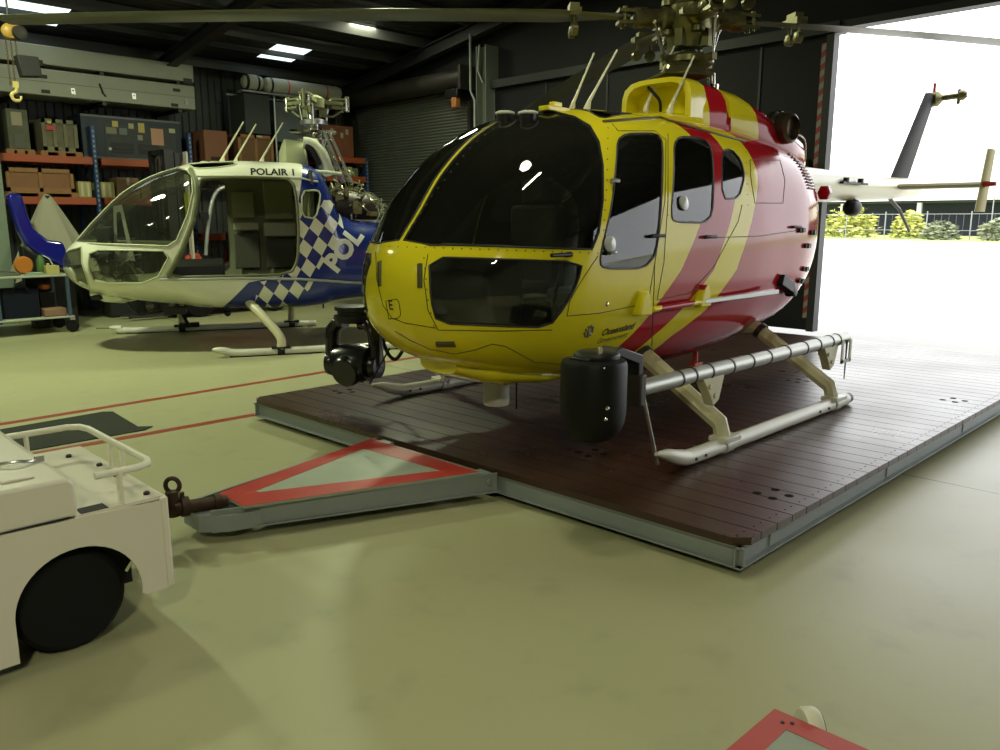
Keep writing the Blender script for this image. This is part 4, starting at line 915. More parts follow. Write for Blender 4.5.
# ================================================================= POLICE HELICOPTER
YAW = R(-26); P0 = (4.55, 9.4, 0)
PM = Matrix.Translation(P0) @ Matrix.Rotation(YAW, 4, 'Z')
Q_ = thing('police_helicopter', 'white and blue chequered helicopter without doors or blades, standing behind the yellow one', 'helicopter', P0, -26, off=(0, 0, 0))
NAVY = (.009, .022, .17)
def police():
    m = mat('police_livery', (.62, .62, .52), .25, coat=.5); n = NB(m); x = n.tc()
    dx, dz = n.m('SUBTRACT', x[0], .89), n.m('SUBTRACT', x[2], 1.17)
    u = n.m('DIVIDE', n.m('ADD', dx, n.m('MULTIPLY', dz, .13)), .175); v = n.m('DIVIDE', n.m('SUBTRACT', dz, n.m('MULTIPLY', dx, .15)), .225)
    a = n.m('ADD', n.m('ROUND', n.m('ADD', u, v)), n.m('ROUND', n.m('SUBTRACT', u, v)))
    odd = n.m('GREATER_THAN', n.m('ABSOLUTE', n.m('MODULO', a, 2.0)), .5)
    Lx = n.pw(x[2], [(.4, -.10), (.5, -.05), (.8, .25), (.86, .60), (1.3, .70), (1.5, .80), (2.08, .92), (2.3, .95)], -1, 3)
    Rx = n.pw(x[2], [(.4, .58), (.7, .92), (.95, 1.05), (1.1, 1.15), (1.2, 1.28), (1.4, 1.36), (2.3, 1.36)], -1, 3)
    inb = n.m('GREATER_THAN', x[0], Lx); band_ = n.m('MULTIPLY', inb, n.m('LESS_THAN', x[0], Rx)); band_ = n.m('MULTIPLY', band_, n.m('LESS_THAN', x[2], 1.72))
    band_ = n.m('MULTIPLY', band_, n.m('GREATER_THAN', x[0], n.pw(x[2], [(.4, .28), (.8, .35), (.85, .62), (2.3, .62)], -1, 3)))
    white_ = n.m('MULTIPLY', band_, n.m('SUBTRACT', 1, odd))
    blue = n.m('MULTIPLY', inb, n.m('SUBTRACT', 1, white_))
    n.L.new(n.mix(blue, (.66, .66, .54), NAVY), n.b.inputs['Base Color']); return m
pol = police(); pw_ = mat('cream_white_gloss', (.60, .63, .48), .28, coat=.4)
ST2 = [(-1.76, 0, 1.0, 1.0, 1.0, 2), (-1.75, .12, 1.08, .92, 1.0, 2), (-1.70, .27, 1.16, .83, 1.0, 2.1), (-1.58, .45, 1.28, .73, 1.0, 2.2), (-1.38, .62, 1.5, .65, 1.02, 2.3),
       (-1.0, .78, 1.85, .57, 1.06, 2.5), (-.6, .87, 2.05, .52, 1.1, 2.7), (-.2, .92, 2.15, .48, 1.15, 4.2), (.3, .93, 2.17, .46, 1.2, 5), (.85, .93, 2.16, .46, 1.2, 5), (1.1, .91, 2.10, .47, 1.2, 4.2),
       (1.24, .89, 1.9, .48, 1.1, 2.9), (1.34, .86, 1.6, .50, 1.0, 3.0), (1.6, .80, 1.50, .52, 1.0, 3.0), (2.2, .62, 1.47, .6, 1.0, 2.6), (3.0, .42, 1.44, .78, 1.08, 2.3), (4.0, .28, 1.40, .92, 1.15, 2.1), (5.1, .22, 1.37, 1.0, 1.18, 2), (5.2, .1, 1.3, 1.1, 1.2, 2)]
K2 = Skin(ST2, PM, dr=.06)
w_ws = [(88, 243), (105, 244), (140, 245), (168, 246), (177, 240), (188, 214), (193, 192), (192, 176), (188, 171)]
w_ch = [(90, 250), (130, 250), (172, 251), (155, 283), (95, 283), (88, 268)]
w_fd = [(199, 182), (203, 178), (240, 177), (286, 178), (294, 184), (297, 200), (299, 230), (298, 260), (291, 274), (240, 276), (167, 277), (178, 262), (191, 232), (197, 206)]
w_no = [(84, 250), (82, 256), (83, 270), (87, 283)]
w_rw = [(302, 191), (318, 190), (321, 196), (316, 219), (302, 216)]
w_rf = [(188, 165), (196, 160), (215, 159), (232, 161), (238, 165), (215, 168), (196, 169)]
w_no = [(70, 250), (82, 247), (82, 262), (90, 288), (78, 282), (70, 268)]
pl_ = []
for nm_, px_, kk, mir in (('windscreen', w_ws, 1, 1), ('chin_window', w_ch, 1, 1), ('door_opening', w_fd, 1, 0), ('door_opening', [(-.22, 1.93), (-.17, 2.0), (.04, 2.0), (.09, 1.93), (.09, .88), (.02, .80), (-.66, .80), (-.60, .92), (-.42, 1.3), (-.28, 1.65)], 1, 2), ('nose_window', w_no, 0, 0), ('rear_window', w_rw, 1, 1), ('roof_window', w_rf, 1, 1)):
    if nm_ == 'windscreen':
        L = [q for q in (K2.hit(*v) for v in dens(px_, 4, False)) if q]; b0, b1 = K2.cb(z=1.25), K2.cb(x=-.42); n_ = 30
        L = L + [(.016, b1 + (b0 - b1) * i_ / n_) for i_ in range(n_ + 1)]
    elif mir == 2:
        L = [(-a, b) for a, b in K2.sxz(px_, True, 1)][::-1]
    elif nm_ == 'nose_window':
        L = [q for q in (K2.hit(*v) for v in dens(px_, 3, False)) if q]; L = L + [(-a, b) for a, b in L[::-1]]
    else:
        L = K2.pxl(px_, True, kk, 3); L = [(max(a, .03), b) for a, b in L]
    q = []
    for p in L:
        if not q or math.dist(p, q[-1]) > .004: q.append(p)
    if len(q) > 2 and math.dist(q[0], q[-1]) < .004: q.pop()
    pl_.append((nm_, q))
    if mir == 1: pl_.append((nm_, [(-a, b) for a, b in q][::-1]))
V2, T2, KK2 = K2.cut([l for _, l in pl_])
K2.panel(V2, [t_ for t_, k_ in zip(T2, KK2) if k_ < 0], 'fuselage', pol, Q_, .02, mats_inner=mat('cabin_lining', (.27, .27, .18), .8))
gl2 = glass('thin_perspex', (.88, .9, .85), .03, .35, dirt=.01); gl3 = glass('dark_roof_pane', (.05, .06, .05), .1)
for i, (nm_, l) in enumerate(pl_):
    tt = [t_ for t_, k_ in zip(T2, KK2) if k_ == i]
    if not tt: continue
    if nm_ == 'door_opening':
        K2.line(l, .017, 'door_frame', mat('olive_frame', (.12, .13, .06), .5), Q_)
    else:
        g = K2.panel(V2, tt, nm_, gl3 if nm_ == 'roof_window' else gl2, Q_, .004, -.006)
        K2.line(l, .011, 'window_frame', mat('cream_frame', (.42, .45, .3), .4), g)
# white roof band with the unit name, cut over the doors
p = K2.hit(251, 174); pp = K2.S(*p)
K2.text('POLAIR 1', .34, 1.99, .105, blackm, 'lettering', Q_, bold=.003, sx=1.15)
K2.text('POL', 1.24, .88, .30, mat('letter_white', (.65, .66, .56), .35), 'lettering', Q_, rot=50, bold=.014)
MB().tube([K2.S(*q) + Vector((0, -.012, 0)) for q in K2.pxl([(160, 279), (200, 279), (240, 278), (300, 279), (365, 283)], False, 0, 6)], .016, 8).build('door_sill', gal, Q_)
MB().tube([K2.S(*q) + Vector((0, -.008, 0)) for q in K2.pxl([(196, 176), (250, 176), (300, 178), (318, 182)], False, 0, 6)], .010, 8).build('rain_gutter', pw_, Q_)
MB().loft([ring(-1.5, .12, .62, .7), ring(-1.35, .26, .55, .72), ring(-1.15, .28, .53, .7), ring(-1.0, .12, .56, .66)]).build('nose_scoop', pw_, Q_)
MB().sphere((-1.40, -.24, .62), .05, (1.5, .5, .6)).build('landing_light', blackm, Q_)
MB().tube(spline([(-1.1, -.2, .55), (-1.0, -.25, .42), (-.85, -.3, .44), (-.75, -.3, .52)], 6), .018, 8).sphere((0, -.35, .40), .04).cyl((0, -.35, .40), (0, -.35, .5), .02).box(-.7, -.45, -.5, -.3, .42, .5).build('belly_fittings', blackm, Q_)
# interior
wbox('cabin_floor', inner, -.8, 1.05, -.60, .60, .76, .79, Q_)
MB().tube(K2.path(K2.pxl([(191, 170), (196, 182), (197, 200), (193, 222), (183, 248), (168, 276)], False, 0, 5), .005), .028, 10).build('hoop_frame', MATS['olive_frame'], Q_)
ol = mat('olive_bulkhead', (.38, .38, .24), .8); ob = mat('black_bulkhead', (.09, .09, .07), .8)
mb = MB().box(.98, 1.02, -.86, .86, .78, 2.05); mb.build('rear_bulkhead', ob, Q_)
for y0, y1 in ((-.82, -.42), (-.36, .1), (.16, .8)): wbox('padding', ol, .95, .99, y0, y1, 1.5, 1.98, Q_, .02)
for y0 in (-.82, -.36): wbox('tray', mat('trim_grey', (.5, .5, .38), .6), .90, .99, y0, y0 + .42, 1.33, 1.46, Q_, .01)
for (x0, x1, z0, z1, m_, n_) in ((.14, .42, 1.52, 1.86, MATS['olive_bulkhead'], 'side_panel'), (.14, .46, 1.36, 1.46, MATS['trim_grey'], 'side_tray'), (.14, .46, .86, 1.33, ob, 'side_panel'), (.54, .92, 1.5, 2.0, MATS['olive_bulkhead'], 'side_panel'), (.52, .94, 1.28, 1.46, MATS['trim_grey'], 'side_tray'), (.54, .92, .86, 1.24, ob, 'side_panel')):
    wbox(n_, m_, x0, x1, .80 if n_ == 'side_panel' else .74, .85, z0, z1, Q_, .015)
mb = MB()
for y in (-.75, -.65, -.55): mb.sphere((.895, y + .05, 1.40), .015, n=5)
mb.build('tray_studs', blackm, Q_)
MB().obox((.55, -.6, .83), (.7, .08, .03), Matrix.Rotation(R(12), 3, 'Z')).obox((.5, -.7, .85), (.5, .06, .04), Matrix.Rotation(R(-9), 3, 'Z') @ Matrix.Rotation(R(4), 3, 'Y')).obox((.62, -.62, .80), (.5, .12, .03)).build('floor_panels', mat('olive_panel', (.28, .28, .14), .5), Q_)
MB().prism([(-1.22, 1.02), (-1.17, 1.66), (-1.07, 1.66), (-1.0, 1.02)], 'y', -.10, -.08).build('instrument_backing', mat('console_black', (.02, .02, .02), .6), Q_) if False else None
mb = MB(); fr_ = [(-1.21, 1.02), (-1.17, 1.65), (-1.08, 1.67), (-.99, 1.02)]; fi_ = [(-1.17, 1.12), (-1.145, 1.58), (-1.10, 1.59), (-1.05, 1.12)]
for i in range(4):
    j = (i + 1) % 4; mb.prism([fr_[i], fr_[j], fi_[j], fi_[i]], 'y', -.09, -.05)
mb.build('console_frame', mat('frame_grey', (.38, .39, .33), .4, .3), Q_)
rn = random.Random(5); mb = MB()
for _ in range(26):
    a = Vector((rn.uniform(-1.45, -1.0), rn.uniform(-.45, .35), rn.uniform(.74, 1.12))); b = a + Vector((rn.uniform(-.15, .2), rn.uniform(-.1, .1), rn.uniform(-.15, .15))); mb.tube(spline([a, (a + b) / 2 + Vector((0, .03, .03)), b], 4), rn.uniform(.006, .016), 6)
for _ in range(8): mb.obox((rn.uniform(-1.4, -1.05), rn.uniform(-.4, .3), rn.uniform(.78, 1.05)), (rn.uniform(.06, .14), rn.uniform(.05, .12), rn.uniform(.05, .14)))
mb.build('nose_wiring', mat('wiring_olive', (.17, .17, .10), .5, .3, var=.6, scale=30), Q_)
wbox('seat_box', mat('seatbox_black', (.015, .015, .015), .7), -.62, .0, -.75, .75, .78, 1.0, Q_, .02)
MB().box(-1.42, -1.2, -.5, .5, 1.08, 1.14).box(-1.35, -1.2, -.3, .1, 1.12, 1.42).build('instrument_panel', MATS['seatbox_black'], Q_, .02)
# landing gear
for s_ in (-1, 1):
    y = 1.2 * s_; z = .045
    MB().tube(spline([(-.18 if s_ < 0 else -1.5, y, z + .05), (-.05 if s_ < 0 else -1.36, y, z + .03), (.12 if s_ < 0 else -1.2, y, z), (1.0, y, z), (2.2 if s_ < 0 else 1.08, y, z)], 5), [.012, .02, .03, .038] + [.042] * 17, 12).build('skid_tube', white, Q_)
    MB().box(.0 if s_ < 0 else -1.3, 1.0, y - .03, y + .03, .0, .012).build('wear_strip', blackm, Q_)
    for x in ((.55, 1.9) if s_ < 0 else (-.6, .85)):
        x2 = .25 if x == .55 else x
        MB().tube(spline([(x2, .55 * s_, .55), (x2, .8 * s_, .56), (x2 + (x - x2) * .5, 1.02 * s_, .40), (x, 1.18 * s_, .20), (x, 1.2 * s_, .07)], 5), .05, 10).build('cross_leg', MATS['cream_leg'], Q_)
        MB().obox((x, y, .085), (.2, .1, .02)).tube([(x - .04, y, z), (x + .04, y, z)], .05, 12).build('skid_saddle', blackm, Q_)
MB().tube([(-1.66, 1.2, .09), (-1.45, 1.2, .085)], .006, 6).build('skid_toe_rod', blackm, Q_)
MB().tube([(-.62, .5, .5), (-.55, .62, .3), (-.48, .7, .12)], .02, 8).obox((-.5, 1.1, .1), (.25, .1, .06)).build('brace', blackm, Q_)
for y, xb in ((-.1, .05), (.12, .20), (-.15, .50)):
    MB().tube([(xb, y, 2.14), (xb, y, 2.18), (xb + .02, y, 2.24), (xb + .27, y, 2.64)], [.04, .03, .012, .008], 8).build('whip_aerial', MATS['cream_plastic'], Q_)
MB().lathe([(.05, 2.13), (.05, 2.16), (.02, 2.17)], (-.15, -.2, 0), (0, 0, 1), 16).obox((.0, -.25, 2.15), (.16, .1, .03)).build('roof_fittings', pw_, Q_)
# exposed gearbox fairing, mast and engine
fr = MB()
for y in (-.32, .32):
    pass
MB().loft([ring(.72, .18, 2.05, 2.32, 3), ring(.78, .26, 2.05, 2.46, 3), ring(.98, .28, 2.05, 2.44, 3), ring(1.02, .26, 2.05, 2.35, 3)]).build('gearbox_fairing', mat('primer_green_cream', (.38, .40, .24), .5), Q_, .02)
MB().tube(spline([(.98, -.3, 2.40), (1.08, -.3, 2.38), (1.20, -.3, 2.26), (1.27, -.3, 2.02)], 6), .045, 10, flat=1.6).build('cowl_arch', pw_, Q_)
MB().tube(spline([(1.0, -.34, 2.36), (1.07, -.34, 2.33), (1.13, -.34, 2.22), (1.15, -.34, 2.14)], 6), .016, 8, flat=2).build('arch_seal', blackm, Q_)
mst = MB().lathe([(.2, 2.4), (.22, 2.46), (.12, 2.5), (.08, 2.56), (.08, 2.85), (.05, 2.95)], (1.15, 0, 0), (0, 0, 1), 20).lathe([(.3, 2.52), (.34, 2.54), (.3, 2.57)], (1.12, 0, 0), (0, 0, 1), 3)
mst.build('mast', chrome, Q_)
mst = MB().lathe([(.1, 2.62), (.17, 2.64), (.17, 2.69), (.1, 2.71)], (1.15, 0, 0), (0, 0, 1), 20)
for i in range(3):
    a = R(20 + i * 120); mst.cyl((1.15 + .16 * math.cos(a), .16 * math.sin(a), 2.67), (1.15 + .2 * math.cos(a), .2 * math.sin(a), 2.88), .014, n=8)
mst.build('swashplate', steel, Q_)
hbm = mat('starflex_yellowgreen', (.24, .25, .13), .5, .2, var=.4, scale=12)
hb = MB().lathe([(.08, 2.82), (.14, 2.84), (.14, 2.95), (.06, 2.99)], (1.15, 0, 0), (0, 0, 1), 20)
for i in range(3):
    a = R(10 + i * 120); X = Vector((math.cos(a), math.sin(a), 0)); rt = Matrix.Rotation(a, 3, 'Z'); c0 = Vector((1.15, 0, 2.91))
    hb.obox(c0 + X * .2, (.32, .15, .04), rt)
    hb.obox(c0 + X * .33 + Vector((0, 0, .05)), (.22, .12, .025), rt).obox(c0 + X * .33 - Vector((0, 0, .05)), (.22, .12, .025), rt)
    hb.sphere(c0 + X * .24, .065, (1, 1, .8), 8); hb.cyl(c0 + X * .43 - Vector((0, 0, .09)), c0 + X * .43 + Vector((0, 0, .09)), .025, n=10); hb.tube(spline([c0 + X * .1 - Vector((0, 0, .1)), c0 + X * .22 - Vector((0, 0, .16)), c0 + X * .36 - Vector((0, 0, .08))], 4), .014, 6); hb.obox(c0 + X * .12 - Vector((0, 0, .12)), (.08, .05, .1), rt)
hb.build('rotor_hub', hbm, Q_)
hb2 = MB()
for i in range(3):
    a = R(10 + i * 120); X = Vector((math.cos(a), math.sin(a), 0)); Yv = Vector((-X.y, X.x, 0))
    for s_ in (-1, 1): hb2.cyl(Vector((1.15, 0, 2.89)) + X * .4 + Yv * .05 * s_ - Vector((0, 0, .07)), Vector((1.15, 0, 2.89)) + X * .4 + Yv * .05 * s_ + Vector((0, 0, .08)), .018, n=8)
hb2.build('blade_pins', chrome, Q_)
for dx, y0 in ((0, -.12), (.08, -.2), (.16, -.25), (.1, .1)):
    MB().cyl((1.2 + dx * .6, y0, 2.55), (1.38 + dx, y0 - .05, 1.95), .018, n=8).build('control_rod', steel, Q_)
rn = random.Random(11); en = MB()
for _ in range(110):
    a = Vector((rn.uniform(1.28, 1.85), rn.uniform(-.45, .35), rn.uniform(1.45, 2.3))); a.z = min(a.z, 2.34 - (a.x - 1.28) * 1.2)
    b = a + Vector((rn.uniform(-.12, .16), rn.uniform(-.08, .08), rn.uniform(-.22, .22))); b.z = max(1.44, min(b.z, 2.40 - (b.x - 1.28) * 1.2))
    en.tube(spline([a, (a + b) / 2 + Vector((rn.uniform(-.05, .05), rn.uniform(-.05, .05), rn.uniform(-.04, .04))), b], 3), rn.uniform(.005, .016), 6)
for _ in range(22):
    x = rn.uniform(1.3, 1.8); en.obox((x, rn.uniform(-.42, .3), rn.uniform(1.5, 1.95 - (x - 1.3) * .6)), (rn.uniform(.04, .12), rn.uniform(.04, .12), rn.uniform(.04, .12)))
en.build('engine_plumbing', mat('engine_metal', (.30, .29, .17), .35, .7, var=.7, scale=22), Q_)['kind'] = 'stuff'
MB().lathe([(.12, 0), (.2, .05), (.22, .2), (.18, .35), (.2, .45), (.14, .6)], (1.3, -.1, 1.66), (1, 0, -.05), 20).build('engine_core', darkst, Q_)
MB().cyl((1.0, -.6, 2.06), (1.38, -.6, 2.03), .02, n=8).build('cowl_hinge_bar', pw_, Q_)
MB().prism([(1.36, 1.46), (1.5, 1.5), (2.3, 1.49), (2.9, 1.46), (2.9, 1.42), (1.36, 1.42)], 'y', -.30, .30).build('engine_deck', pw_, Q_)
# ================================================================= RACKING ALONG THE BACK WALL
LAMPS = [(1.5, 9.3, 4.7, 260), (6.6, 8.6, 4.7, 160), (3.07, 3.0, 4.75, 30), (-3.2, 5.5, 4.7, 110), (-2.0, -2.0, 4.7, 220), (1.0, -3.0, 4.7, 60)]
SKYS, SUNE, EXPO = 3.8, 8.0, 0.0
RY0, RY1 = 13.57, 14.45
def rack(x0, x1, levels, top, label, ups=None):
    t = thing('pallet_rack', label, 'rack', ((x0 + x1) / 2, 14, 0), group=None)
    for x in (ups or (x0, x1)):
        for y in (RY0, RY1 - .08):
            mb = MB().box(x - .028, x + .028, y, y + .08, 0, top)
            mb.build('upright', bluep, t)
        mb = MB(); z = .2; k_ = 0
        while z + .6 < top: mb.tube([(x, RY0 + .06, z), (x, RY1 - .06, z + .55)] if k_ % 2 == 0 else [(x, RY1 - .06, z), (x, RY0 + .06, z + .55)], .014, 6); z += .58; k_ += 1
        mb.build('brace', bluep, t)
        mb = MB(); z = .2
        while z < top - .05: mb.box(x - .012, x + .012, RY0 - .003, RY0 + .001, z, z + .035); z += .075
        mb.build('upright_holes', mat('pale_slot', (.30, .30, .32), .5), t)
    for z in levels:
        for y in (RY0 - .02, RY1 - .03): wbox('shelf_beam', orange, x0 + .045, x1 - .045, y, y + .05, z - .055, z + .055, t, .006)
        wbox('shelf_deck', mat('shelf_board', (.10, .08, .06), .8), x0 + .05, x1 - .05, RY0 + .03, RY1 - .03, z + .03, z + .055, t)
    return t
rack(2.35, 4.57, (1.78, 2.39), 2.92, 'orange and blue pallet rack at the far left, holding the long wooden crate')
rack(4.61, 6.10, (1.78, 2.39), 2.92, 'orange and blue pallet rack behind the forklift mast, holding the large dark blue case', (6.10,))
rack(6.14, 8.60, (1.2, 2.38), 3.1, 'orange and blue pallet rack behind the police helicopter, holding the panelled wooden crate', (8.60,))
rack(8.70, 9.70, (1.9, 2.28, 2.64), 2.72, 'narrow orange and blue rack next to the roller shutter')
def crate(name, label, cat, x0, x1, z0, z1, m, y0=RY0 + .06, y1=RY0 + .75, battens=0, grp=None, bm_=None, pallet=False):
    t = thing(name, label, cat, ((x0 + x1) / 2, (y0 + y1) / 2, z0), group=grp)
    zz = z0
    if pallet:
        zz = z0 + .07; mb = MB().box(x0 - .04, x1 + .04, y0 - .02, y1, z0 + .05, z0 + .07)
        for i in range(3): cx = x0 + (x1 - x0) * (i * .5); mb.box(cx - .05, cx + .05, y0 - .02, y1, z0, z0 + .05)
        mb.build('pallet_base', wood, t)
    wbox('body', m, x0, x1, y0, y1, zz, z1, t, .006)
    if battens:
        mb = MB(); w = .05
        for x in [x0 + (x1 - x0 - w) * i / battens for i in range(battens + 1)]: mb.box(x, x + w, y0 - .02, y0, zz, z1)
        for z in (zz, z1 - w * 1.2): mb.box(x0, x1, y0 - .02, y0, z, z + w * 1.2)
        mb.build('batten', bm_ or wood, t)
    return t
zA, zB = 2.39 + .056, 1.78 + .056
lab = lambda n, c: mat(n, c, .6)
t = crate('tall_crate', 'tall narrow grey-green crate with a torn paper, left end of the top shelf', 'crate', 3.42, 3.70, zA, 3.08, mat('grey_green_case', (.09, .09, .06), .7, var=.5, scale=9), pallet=True)
wbox('paper_label', lab('torn_paper', (.30, .26, .17)), 3.48, 3.62, RY0 + .054, RY0 + .06, 2.85, 3.04, t)
MB().box(3.49, 3.62, RY0 + .05, RY0 + .06, 2.53, 2.72).build('front_panel', mat('panel_grey', (.09, .09, .07), .6), t)
t = crate('stencilled_crate', 'grey-brown crate with a red sticker and pale stripes, on the top shelf at left', 'crate', 3.87, 4.36, zA, 2.98, mat('grey_brown_case', (.13, .11, .07), .7, var=.5, scale=12), battens=3, bm_=mat('mud_batten', (.16, .15, .09), .7, var=.4), pallet=True)
wbox('red_sticker', redm, 3.93, 4.05, RY0 + .035, RY0 + .04, 2.82, 2.88, t); wbox('yellow_sticker', lab('yel_st', (.5, .45, .08)), 3.95, 4.0, RY0 + .035, RY0 + .04, 2.91, 2.95, t)
CY0 = RY0 + .10
t = crate('transit_case', 'large dark blue transit case covered in paper stickers, on the top shelf of the rack', 'case', 4.44, 6.0, zA, 3.1, mat('navy_case', (.010, .015, .028), .5, var=.4, scale=7), y0=CY0)
MB().box(4.44, 6.0, CY0 - .004, CY0, zA, zA + .03).box(4.44, 6.0, CY0 - .004, CY0, 3.07, 3.10).build('edge_strip', mat('worn_case_edge', (.10, .11, .11), .5, .4), t)
wbox('scuffed_panel', mat('scuffed_grey_blue', (.035, .038, .038), .6, var=.5, scale=10), 4.78, 5.9, CY0 - .006, CY0 - .001, zA + .04, 2.98, t)
for x in (4.86, 5.28):
    h_ = wbox('handle_recess', mat('recess_dark', (.015, .017, .02), .6), x, x + .34, CY0 - .012, CY0 - .006, 2.54, 2.70, t); wbox('handle', darkst, x + .05, x + .29, CY0 - .025, CY0 - .012, 2.61, 2.635, h_)
for (x, z, w_, h_, c) in ((4.9, 2.84, .09, .09, (.5, .4, .12)), (5.15, 2.83, .08, .08, (.38, .36, .18)), (5.3, 2.78, .1, .15, (.48, .38, .12)), (5.5, 2.6, .2, .26, (.50, .26, .17)), (5.8, 2.81, .1, .07, (.4, .4, .2)), (5.28, 2.66, .08, .08, (.25, .24, .17)), (4.8, 2.73, .16, .1, (.2, .19, .13)), (5.0, 2.73, .12, .1, (.14, .16, .16)), (4.82, 2.48, .09, .04, (.5, .5, .45))):
    wbox('sticker', lab('st%d' % int(c[0] * 1000 + c[2] * 100), c), x, x + w_, CY0 - .011, CY0 - .0065, z + .1, z + .1 + h_, t)
t = crate('brown_box', 'plain tall brown box on the top shelf beside the forklift mast', 'box', 6.36, 6.78, zA, 3.0, ply, y0=RY0 + .02); wbox('hand_slot', mat('slot_shadow', (.03, .015, .01), .8), 6.46, 6.68, RY0 + .012, RY0 + .02, 2.5, 2.56, t)
t = crate('panelled_crate', 'wooden crate with two framed panels on the top shelf behind the aerials', 'crate', 6.98, 7.66, zA, 2.98, mat('crate_panel', (.16, .075, .03), .7, var=.2), y0=RY0 + .04, battens=2)
wbox('delivery_note', lab('note', (.5, .48, .35)), 7.33, 7.44, RY0 + .01, RY0 + .02, 2.94, 2.97, t)
t = crate('long_crate', 'long low wooden crate with inset panels on the second shelf at far left', 'crate', 3.32, 4.24, zB, 2.25, mat('long_crate_panel', (.24, .11, .05), .7, var=.2), battens=2, pallet=True)
for i, (x0, x1) in enumerate(((4.30, 4.49), (4.62, 4.84))):
    t = thing('striped_carton', ['yellow and white striped carton left of the blue rack upright', 'yellow and white striped carton right of the blue rack upright'][i], 'carton', ((x0 + x1) / 2, 13.9, zB), group='striped cartons')
    wbox('body', lab('straw', (.36, .32, .12)), x0, x1, RY0 + .05, RY0 + .5, zB, 2.08, t, .008)
    for k_ in range(2): wbox('white_band', lab('wband', (.55, .5, .38)), x0 + .035 + k_ * .09, x0 + .07 + k_ * .09, RY0 + .045, RY0 + .05, zB + .02, 2.06, t)
for i, (x0, x1, z1, c, l) in enumerate(((4.88, 5.22, 2.16, (.25, .15, .09), 'scuffed brown carton with a dark round spot on the second shelf'), (5.26, 5.75, 2.10, (.30, .17, .08), 'wide tan carton on the second shelf beside the forklift mast'))):
    t = thing('cardboard_carton', l, 'carton', ((x0 + x1) / 2, 13.9, zB), group='brown cartons on the second shelf')
    wbox('body', mat('card%d' % i, c, .8, var=.2), x0, x1, RY0 + .04, RY0 + .6, zB, z1, t, .01)
    wbox('tape', lab('tape', (.4, .35, .25)), (x0 + x1) / 2 - .02, (x0 + x1) / 2 + .02, RY0 + .035, RY0 + .04, z1 - .12, z1, t)
    if i == 0: MB().lathe([(.035, 0), (.035, .004)], (5.16, RY0 + .04, 1.98), (0, -1, 0), 16).build('round_mark', blackm, t)
t = crate('red_brown_crate', 'reddish brown crate with paper labels on the rack beside the roller shutter', 'crate', 8.72, 9.42, 2.70, 3.28, mat('red_brown_ply', (.20, .07, .035), .7, var=.3), y0=RY0 + .04)
for x, z in ((8.85, 2.9), (8.9, 3.12), (9.12, 3.05), (9.24, 3.12)): wbox('paper_label', lab('plabel', (.4, .36, .28)), x, x + .06, RY0 + .032, RY0 + .04, z, z + .1, t)
MB().box(8.78, 8.84, RY0 + .05, RY0 + .6, 2.695, 2.70).build('foot', wood, t)
for k_, z in enumerate((1.957, 2.337)):
    for i in range(5):
        x = 8.9 + i * .13; o = MB().box(x, x + .10, RY0 + .06, RY0 + .4, z, z + .16 + .02 * (i % 2)).build('binder', mat('bind%d' % (i % 3), [(.33, .36, .12), (.16, .17, .08), (.28, .10, .04)][i % 3], .6), None, .006)
        tag(o, ['on the lower', 'on the upper'][k_] and 'small %s carton %s shelf of the narrow rack by the shutter' % (['yellow-green', 'dark olive', 'brown'][i % 3], ['on the middle', 'on the upper'][k_]), 'carton', 'small cartons on the narrow rack')
# long beige cases on wall brackets
t0 = None
bc = mat('beige_case', (.33, .33, .27), .5, var=.1, scale=2)
for i, (z0, z1, l) in enumerate(((3.31, 3.69, 'long grey-beige case with metal catches on the wall, lower of the two'), (3.75, 4.02, 'long plain grey-beige case on the wall, upper of the two'))):
    t = thing('long_case', l, 'case', (4.6, 13.9, z0), group='long beige cases on the wall')
    wbox('body', bc, 3.0, 6.26, 13.60, 14.3, z0, z1, t, .012)
    if i == 0:
        wbox('lid_seam', mat('seam_grey', (.14, .14, .11), .6), 3.0, 6.26, 13.596, 13.60, 3.50, 3.506, t)
        for x, z in ((3.55, 3.38), (4.35, 3.40), (5.25, 3.42), (6.1, 3.42)): MB().box(x - .03, x + .03, 13.585, 13.6, z - .04, z + .05).sphere((x, 13.585, z + .02), .014, n=5).build('catch', steel, t)
        for x, z in ((3.95, 3.58), (3.97, 3.37), (5.9, 3.36), (5.95, 3.60)): MB().box(x - .06, x + .06, 13.588, 13.6, z - .03, z + .02).build('handle', darkst, t, .006)
        MB().tube([(4.74, 13.59, 3.56), (4.78, 13.585, 3.42), (4.82, 13.59, 3.38)], .012, 6).build('strap_tail', blackm, t)
    else:
        for x in (3.9, 6.15): wbox('strap', darkst, x - .07, x + .07, 13.59, 13.60, z0 - .03, z0 + .05, t)
t = thing('wall_bracket', 'dark steel bracket arms carrying the two long beige cases', 'bracket', (4.6, 14.2, 3.2))
for x in (3.6, 4.8, 6.0): MB().box(x - .03, x + .03, 13.62, YB, 3.25, 3.308).box(x - .03, x + .03, 14.5, YB, 2.98, 4.1).box(x - .03, x + .03, 13.62, 14.5, 3.692, 3.748).build('arm', darkst, t)
